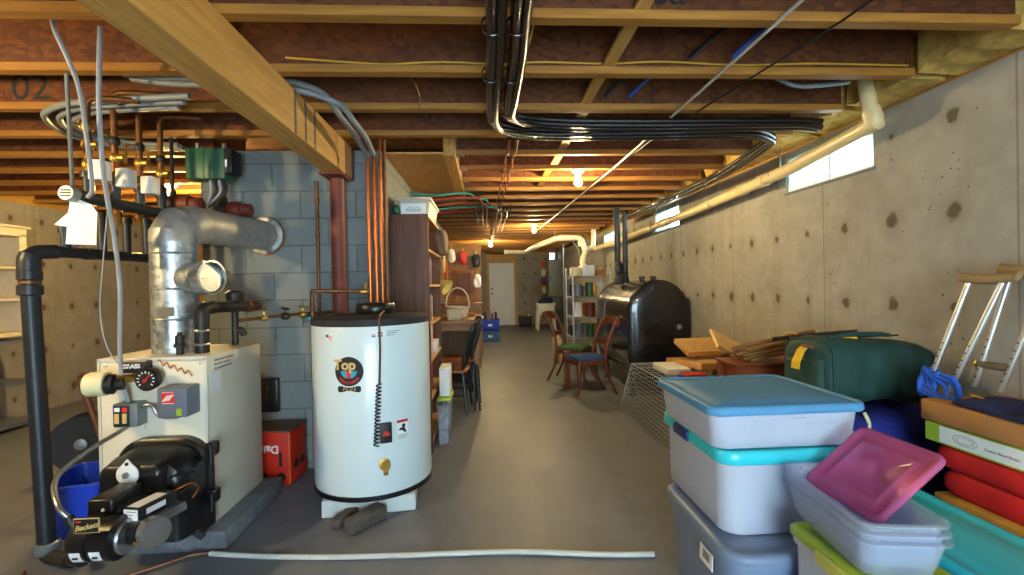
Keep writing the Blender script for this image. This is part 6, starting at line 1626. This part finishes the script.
# carpenter's marks on the joist webs
for body, x, y, z, s_ in (('02', -2.52, JY+2*JS-.035, 2.50, .21), ('rsa', .72, JY-.035, 2.50, .17)):
    o = text(body, s_, frame((x, y-.0007, z), (1, 0, 0), (0, 0, 1)), 'joist_mark', 'ink', None)
    o.name = 'joist_mark'; tag(o, 'black handwritten mark on a joist web %s' % ('at far left' if x < 0 else 'near the wood strips'), 'marking')
# red and grey junction at far left joist
m = MB(); m.b2(-1.42, -1.28, 2.02, 2.08, 2.47, 2.56, .006); o = tag(m.build('joist_junction_box', 'redpost'), 'small dark red box in the joist bay beside the wood girder', 'box')
m = MB(); m.b2(-1.40, -1.33, 2.015, 2.02, 2.48, 2.54); m.build('opening', 'ink', o)
m = MB(); m.tube(spline([(-1.74, 2.02, 2.52), (-1.725, 2.02, 2.42), (-1.71, 2.06, 2.32), (-1.71, 2.11, 2.22), (-1.76, 2.20, 2.08), (-1.825, 2.31, 1.85), (-1.87, 2.34, 1.80)], 8), .009, 8); tag(m.build('grey_cable', 'grey_cable'), 'grey cable looping from the bay down to the boiler conduit', 'cable')

# ------------------------------------------------------------------ plastic drain pipes at the right
root = thing('drain_pipe', 'long cream plastic drain pipe hung along the right wall past the windows', 'pipe', (2.26, 5.0, 2.1))
P_ = [(2.262, 2.57, 2.237), (2.26, 2.62, 2.232), (2.265, 3.4, 2.157), (2.27, 4.0, 2.135), (2.27, 5.0, 2.10), (2.27, 6.7, 2.07), (2.26, 8.0, 2.04), (2.16, 9.0, 2.01)]
m = MB(); m.tube(bez(P_, .10, 6), .044, 18); m.build('pipe_run', 'pvc_cream', root)
for (a, b, t) in ((2, 3, .5), (3, 4, .0), (5, 6, .3), (4, 5, .5)):
    m = MB(); p = Vector(P_[a]).lerp(Vector(P_[b]), t); d_ = (Vector(P_[b])-Vector(P_[a])).normalized(); m.lathe([(.044, -.05), (.05, -.048), (.05, .048), (.044, .05)], p, d_, 18); m.build('coupling', 'pvc_cream', root)
m = MB(); m.tube(bez([(2.262, 2.66, 2.229), (2.26, 2.585, 2.24), (2.24, 2.60, 2.32)], .05), .049, 18); m.tube([(2.24, 2.60, 2.31), (2.225, 2.62, 2.55)], .042, 18); m.build('elbow', 'pvc_cream', root)
for y in (3.55, 4.55, 6.2):
    z = 2.17 if y < 4 else 2.12 if y < 5 else 2.08
    m = MB(); m.tube([(2.27+.048*math.cos(a), y, z+.048*math.sin(a)) for a in [PI+PI*k/10 for k in range(11)]]+[(2.318, y, ZC-.02)], .005, 6); m.build('hanger_strap', 'grey_steel', root)
root = thing('drain_pipe', 'white plastic pipe dropping and elbowing near the shelf rack', 'pipe', (1.8, 8.6, 1.7))
J = (2.02, 9.0, 2.02)
m = MB(); m.tube(bez([(2.16, 9.02, 2.01), J, (1.90, 8.9, 1.90), (1.86, 8.9, 1.70), (1.95, 8.9, 1.60)], .10), .055, 16); m.build('drop_pipe', 'pvc', root)
m = MB(); m.tube(bez([(1.93, 8.92, 1.95), (1.86, 8.95, 2.22), (1.40, 9.0, 2.22), (1.05, 9.35, 2.10), (.95, 9.8, 2.06)], .10), .055, 16); m.build('upper_run', 'pvc', root)
m = MB(); m.tube(bez([(.97, 9.75, 2.065), (.90, 10.2, 2.04), (.45, 10.3, 2.055)], .08), .045, 14); m.lathe([(.052, -.04), (.052, .04)], (.47, 10.3, 2.054), (1, 0, 0), 14); m.build('branch_run', 'pvc', root)
m = MB(); m.tube([(2.10, 9.0, 2.01), (2.12, 9.0, ZC-.002)], .045, 14); m.build('riser_stub', 'pvc', root)
m = MB()
for p, d_ in (((1.86, 8.95, 2.1), (0, 0, 1)), ((1.5, 9.0, 2.22), (1, 0, 0)), ((1.62, 9.0, 2.22), (1, 0, 0))): m.lathe([(.055, -.05), (.062, -.048), (.062, .048), (.055, .05)], p, d_, 16)
m.build('coupling', 'pvc', root)
for x, y in ((1.36, 9.0),): m = MB(); m.cyl((x, y, 2.28), (x, y, ZC+.0), .006, 6); m.build('hanger_strap', 'grey_steel', root)
m = MB(); m.cyl((1.62, 9.6, .0), (1.62, 9.6, 2.15), .016, 10); tag(m.build('steel_conduit', 'grey_steel'), 'slim vertical conduit pipe beyond the rack under the white pipe', 'pipe')
m = MB(); m.tube(spline([(1.7, 9.1, 2.18), (1.84, 9.15, 2.0), (1.88, 9.2, 1.7), (1.86, 9.2, 1.45)], 8), .008, 8); tag(m.build('hanging_hose', 'grey_cable'), 'thin hose drooping under the white plastic pipe', 'hose')

# ------------------------------------------------------------------ far end things
root = thing('breaker_cabinet', 'tall grey metal panel in the far right corner', 'panel', (2.1, 14.6, 0))
m = MB(); m.b2(1.98, 2.40, 14.5, 14.75, .95, 2.10, .01); m.build('cabinet', 'panelgrey', root)
m = MB(); m.b2(2.0, 2.38, 14.488, 14.5, .98, 2.07, .005); d_ = m.build('door', 'panelgrey', root)
m = MB(); m.b2(2.02, 2.04, 14.47, 14.488, 1.45, 1.58, .004); m.build('latch', 'black_soft', d_)
m = MB(); m.b2(2.06, 2.36, 14.55, 14.75, 0, .95, .006); m.build('lower_board', 'plinth', root)
root = thing('utility_sink', 'white plastic utility sink on splayed legs at the far wall', 'sink', (1.72, 13.4, 0))
cx, cy = 1.74, 13.6
m = MB(); tub_shell(m, .42, .42, .54, .54, .34, .06, .012, z=.44); m.build('basin', 'sinkplastic', root, mx=Matrix.Translation((cx, cy, 0)))
for sx in (-1, 1):
    for sy in (-1, 1):
        m = MB(); m.tube([(cx+sx*.21, cy+sy*.21, .60), (cx+sx*.25, cy+sy*.25, 0)], [.045, .028], 8); m.build('leg', 'sinkplastic', root)
m = MB(); m.tube(bez([(cx, cy, .45), (cx, cy, .28), (cx+.12, cy+.1, .22), (cx+.12, cy+.1, .4)], .06), .02, 10); m.build('drain_trap', 'sinkplastic', root)
m = MB(); blob(m, (cx+.02, cy, .80), (.21, .19, .14), 6); tag(m.build('dark_bag', 'navy', sub=1), 'dark lumpy bag sitting in the white utility sink', 'bag')
m = MB(); tub_shell(m, .38, .26, .42, .3, .34, .04); tag(m.build('black_bin', 'black_soft', mx=Matrix.Translation((1.24, 14.8, .001))), 'open black bin on the floor right of the white door', 'bin')
for k, (dx, c) in enumerate(((-.1, 'red_plastic'), (.02, 'board_brown'), (.11, 'paper'))):
    m = MB(); m.box((1.24+dx, 14.8, .26), (.07, .14, .26), rot=(0, .15*(k-1), 0), bev=.02); tag(m.build('bottle_pack', c), '%s pack sticking out of the black bin' % ('red', 'brown', 'white')[k], 'pack')
for k, (z, c, s_) in enumerate(((1.98, 'orange', .10), (1.70, 'shelfwhite', .12), (1.42, 'redpost', .11), (1.15, 'yellow_paper', .10), (.88, 'green_box', .11))):
    m = MB(); blob(m, (1.88+.03*(k % 2), 15.15, z), (s_*.7, .09, .115), 30+k, amp=.2)
    tag(m.build('hanging_sack', c, sub=1), '%s bundle hanging at the far wall by the grey panel, %s from top' % (('orange', 'cream', 'rust', 'pale yellow', 'green')[k], ORD[k+1]), 'bundle', 'bundles hanging by the grey panel')
m = MB(); m.b2(2.02, 2.3, 12.7, 13.1, .001, .14, .03); tag(m.build('dark_mat', 'brown_hose'), 'low dark heap of mats on the floor before the sink', 'mat')
for k in range(3):
    m = MB(); m.cyl((2.18+.05*k, 11.9+.1*k, 0), (2.32+.02*k, 12.2+.1*k, 1.35), .014, 8); o = tag(m.build('broom', 'slat'), 'long tool handle leaning at the right wall before the sink, %s' % ('nearest', 'middle', 'farthest')[k], 'broom', 'handles leaning at the wall')
    m = MB(); m.box((2.18+.05*k, 11.9+.1*k, .05), (.26, .05, .10), rot=(0, 0, .5), bev=.01); m.build('broom_head', 'stick', o)

# ------------------------------------------------------------------ daylight, camera
W_ = bpy.data.worlds.new('World'); S.world = W_; W_.use_nodes = True
nt = W_.node_tree; bg = nt.nodes['Background']
sky = nt.nodes.new('ShaderNodeTexSky'); sky.sky_type = 'HOSEK_WILKIE'; sky.turbidity = 5; sky.sun_direction = (-.4, -.6, .7)
mx_ = nt.nodes.new('ShaderNodeMix'); mx_.data_type = 'RGBA'; mx_.inputs[0].default_value = .75
nt.links.new(sky.outputs[0], mx_.inputs[6]); mx_.inputs[7].default_value = (.62, .86, 1.0, 1)
nt.links.new(mx_.outputs[2], bg.inputs['Color']); bg.inputs['Strength'].default_value = 29.0
cam = bpy.data.cameras.new('camera'); co = bpy.data.objects.new('camera', cam); COL.objects.link(co); S.camera = co
cam.sensor_width = 36; cam.lens = 470*36/1024; cam.clip_start = .05; cam.clip_end = 100
pit, yaw, rol = (math.radians(a) for a in (-.4176, 3.2702, -1.1253))
d_ = Vector((math.sin(yaw)*math.cos(pit), math.cos(yaw)*math.cos(pit), math.sin(pit))); r_ = Vector((math.cos(yaw), -math.sin(yaw), 0)); u_ = r_.cross(d_)
rr = r_*math.cos(rol)+u_*math.sin(rol); uu = u_*math.cos(rol)-r_*math.sin(rol)
mm = Matrix((rr, uu, -d_)).transposed().to_4x4(); mm.translation = (0, 0, 1.35); co.matrix_world = mm
S.view_settings.view_transform = 'Standard'; S.view_settings.look = 'None'; S.view_settings.exposure = -.1; S.view_settings.gamma = 1
S.view_settings.use_curve_mapping = False
S.cycles.max_bounces = 8; S.cycles.diffuse_bounces = 4; S.cycles.transparent_max_bounces = 16; S.cycles.sample_clamp_indirect = 4
